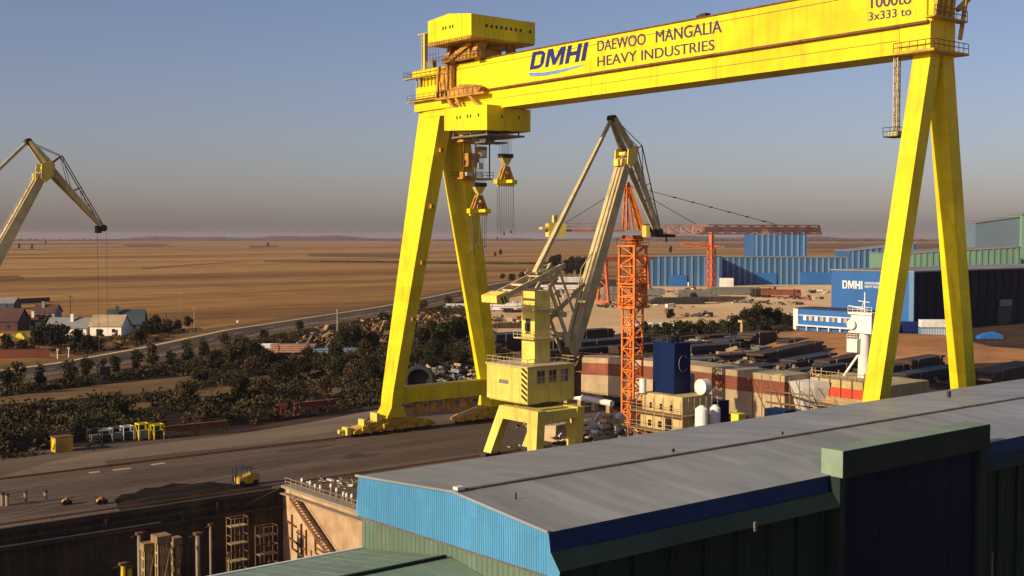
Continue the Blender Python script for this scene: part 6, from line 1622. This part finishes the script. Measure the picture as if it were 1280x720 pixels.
# low scrub that nobody could count
def inside(p, poly):
    x, y = p; c = False; j = len(poly)-1
    for i in range(len(poly)):
        xi, yi = poly[i]; xj, yj = poly[j]
        if (yi > y) != (yj > y) and x < (xj-xi)*(y-yi)/(yj-yi)+xi: c = not c
        j = i
    return c
def scrub(name, pxpoly, n, hmax, size, mats, holes=()):
    P = [tuple(gp(*q).xy) for q in pxpoly]; Hs = [[tuple(gp(*q).xy) for q in h] for h in holes]; m = MB()
    x0, x1 = min(p[0] for p in P), max(p[0] for p in P); y0, y1 = min(p[1] for p in P), max(p[1] for p in P)
    cl = []
    while len(cl) < n//45:
        q = (random.uniform(x0, x1), random.uniform(y0, y1))
        if inside(q, P) and not any(inside(q, h) for h in Hs): cl.append((q, random.uniform(.8, 3.4), random.uniform(.25, 1)**1.3*hmax, random.choices(range(len(mats)), (4, 2, 4)[:len(mats)])[0]))
    for (cx, cy), r, h, mi in cl:
        for i in range(45):
            d = rv3(); k = random.random()**.45; p = Vector((cx+d.x*r*k, cy+d.y*r*k, .05+abs(d.z)*h*k))
            s = size*random.uniform(.5, 1.3); a = rv3(); b = a.cross(rv3()).normalized()
            m.poly([p-a*s-b*s*.6, p+a*s-b*s*.5, p+a*s*.8+b*s*.6, p-a*s*.9+b*s*.5], mi)
    return tag(m.build(name, mats, normals=False), kind='stuff')
open_ = [[(232, 492), (262, 484), (300, 482), (318, 486), (290, 492), (250, 498)], [(352, 466), (375, 461), (402, 463), (390, 469), (362, 472)], [(306, 474), (330, 469), (346, 471), (332, 477), (312, 479)], [(420, 470), (450, 464), (470, 466), (462, 472), (430, 477)], [(150, 508), (178, 503), (200, 505), (180, 511), (158, 514)], [(388, 490), (420, 484), (440, 487), (415, 494)]]
for q in open_: sheet('grass_clearing', q, .075, 'verge')
clear = open_ + [[(330, 432), (430, 428), (440, 446), (330, 448)], [(495, 470), (610, 464), (610, 492), (495, 496)], [(450, 408), (480, 406), (484, 430), (452, 432)], [(500, 398), (610, 396), (610, 412), (500, 414)], [(110, 542), (220, 540), (300, 536), (300, 552), (110, 560)], [(60, 540), (95, 540), (95, 570), (60, 570)]]
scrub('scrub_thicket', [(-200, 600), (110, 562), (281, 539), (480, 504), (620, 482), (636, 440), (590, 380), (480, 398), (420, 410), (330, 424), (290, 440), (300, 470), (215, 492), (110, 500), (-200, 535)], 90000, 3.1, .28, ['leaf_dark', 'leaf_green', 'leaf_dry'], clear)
scrub('roadside_scrub', [(-60, 494), (0, 486), (110, 473), (240, 452), (330, 428), (330, 438), (262, 470), (235, 468), (110, 481), (-60, 504)], 18000, 1.6, .26, ['leaf_dark', 'leaf_green', 'leaf_dry'])
scrub('village_scrub', [(-20, 447), (60, 444), (110, 445), (200, 428), (250, 412), (200, 410), (180, 420), (120, 424), (60, 426), (-20, 436)], 10000, 1.5, .24, ['leaf_dark', 'leaf_green', 'leaf_dry'])
scrub('bank_scrub', [(820, 432), (980, 408), (1000, 414), (960, 424), (900, 432), (830, 438)], 8000, 1.4, .24, ['leaf_dark', 'leaf_dry'])

# ================================================================== FAR COUNTRY
m = MB()
N = 90
def hh(i, r): return r*(16 + 12*math.sin(i*.23+1) + 8*math.sin(i*.61) + 5*math.sin(i*1.7))
rows = []
for rr, f in ((9000, 0), (10500, .9), (12500, 1.35), (15000, .6)):
    row = []
    for i in range(N+1):
        a = AZ + R(34) - R(68)*i/N; z = max(.2, hh(i, f)) if f else -.5
        row.append((rr*math.cos(a), rr*math.sin(a), z))
    rows.append(row)
for r0, r1 in zip(rows, rows[1:]):
    for i in range(N): m.poly([r0[i], r0[i+1], r1[i+1], r1[i]])
M['far_land'] = mat('far_hedged_land', (.15, .085, .05), .95, col2=(.045, .032, .022), vscale=.0016, stretch=(1, 1, 1), spec=.03, detail=8)
tag(m.build('hills', 'far_land', smooth=True, normals=False), kind='structure')
def hedge(pxs, h, n, name='far_woods'):
    m = MB()
    for (x0, y0, x1, y1) in pxs:
        a, b = gp(x0, y0), gp(x1, y1)
        for i in range(n):
            c = a.lerp(b, random.random()) + Vector((random.gauss(0, 8), random.gauss(0, 8), 0)); c.z = abs(random.gauss(0, .45))*h
            s = h*random.uniform(.14, .4); d = rv3(); e = d.cross(rv3()).normalized(); m.poly([c-d*s-e*s, c+d*s-e*s, c+d*s+e*s, c-d*s+e*s])
    return tag(m.build(name, 'leaf_dark', normals=False), kind='stuff')
hedge([(400, 327.5, 500, 328), (540, 329, 660, 330), (660, 330, 735, 329), (100, 309, 220, 308), (0, 312, 60, 312), (330, 309.5, 500, 309)], 1.7, 600)
hedge([(-40, 301.6, 300, 301), (300, 301, 720, 301.4), (820, 302, 1160, 302)], 16, 900, 'horizon_woods')

# ================================================================== AIR, SKY, SUN, CAMERA
SUN_EL, SUN_AZ = R(22), R(176.2)            # direction towards the sun, counter-clockwise from +X
hz_ = MB(); hz_.box(-2600, 20200, -2600, 20200, -11.5, 82)
mh = bpy.data.materials.new('haze_air'); mh.use_nodes = True; nt = mh.node_tree; nt.nodes.clear()
out = nt.nodes.new('ShaderNodeOutputMaterial'); pvn = nt.nodes.new('ShaderNodeVolumePrincipled')
pvn.inputs['Color'].default_value = (.57, .54, .60, 1); pvn.inputs['Density'].default_value = HAZE; pvn.inputs['Anisotropy'].default_value = .1
nt.links.new(pvn.outputs['Volume'], out.inputs['Volume'])
if HAZE > 0: tag(hz_.build('haze', [mh]), kind='stuff')
w = bpy.data.worlds.new('World'); sc.world = w; w.use_nodes = True; nt = w.node_tree
bg = nt.nodes['Background']; sky = nt.nodes.new('ShaderNodeTexSky'); sky.sky_type = 'NISHITA'; sky.sun_disc = False
sky.sun_elevation = SUN_EL; sky.sun_rotation = math.pi/2 - SUN_AZ; sky.air_density = 1.0; sky.dust_density = SKY_DUST; sky.ozone_density = SKY_OZ; sky.altitude = 30
tn = nt.nodes.new('ShaderNodeMix'); tn.data_type = 'RGBA'; tn.blend_type = 'MULTIPLY'; tn.inputs['Factor'].default_value = 1; tn.inputs['B'].default_value = SKY_TINT
nt.links.new(sky.outputs['Color'], tn.inputs['A']); nt.links.new(tn.outputs['Result'], bg.inputs['Color']); bg.inputs['Strength'].default_value = SKY_STR
sl = bpy.data.lights.new('sun', 'SUN'); sl.energy = SUN_STR; sl.angle = R(.5); sl.color = (1.0, .80, .54)
so = bpy.data.objects.new('sun', sl); C.objects.link(so)
dv_ = Vector((math.cos(SUN_EL)*math.cos(SUN_AZ), math.cos(SUN_EL)*math.sin(SUN_AZ), math.sin(SUN_EL)))
so.rotation_euler = dv_.to_track_quat('Z', 'Y').to_euler(); so.location = dv_*400
cd = bpy.data.cameras.new('camera'); cd.sensor_width = 36; cd.lens = FPX/1280*36; cd.clip_start = .5; cd.clip_end = 40000
co = bpy.data.objects.new('camera', cd); C.objects.link(co); co.location = (0, 0, CAMH); co.rotation_euler = (math.pi/2-PITCH, 0, AZ-math.pi/2)
sc.camera = co
sc.view_settings.view_transform = 'Standard'; sc.view_settings.look = 'None'; sc.view_settings.gamma = 1; sc.view_settings.exposure = EXPO
sc.render.engine = 'CYCLES'; sc.cycles.max_bounces = 6; sc.cycles.volume_bounces = 1
sc.cycles.use_denoising = True
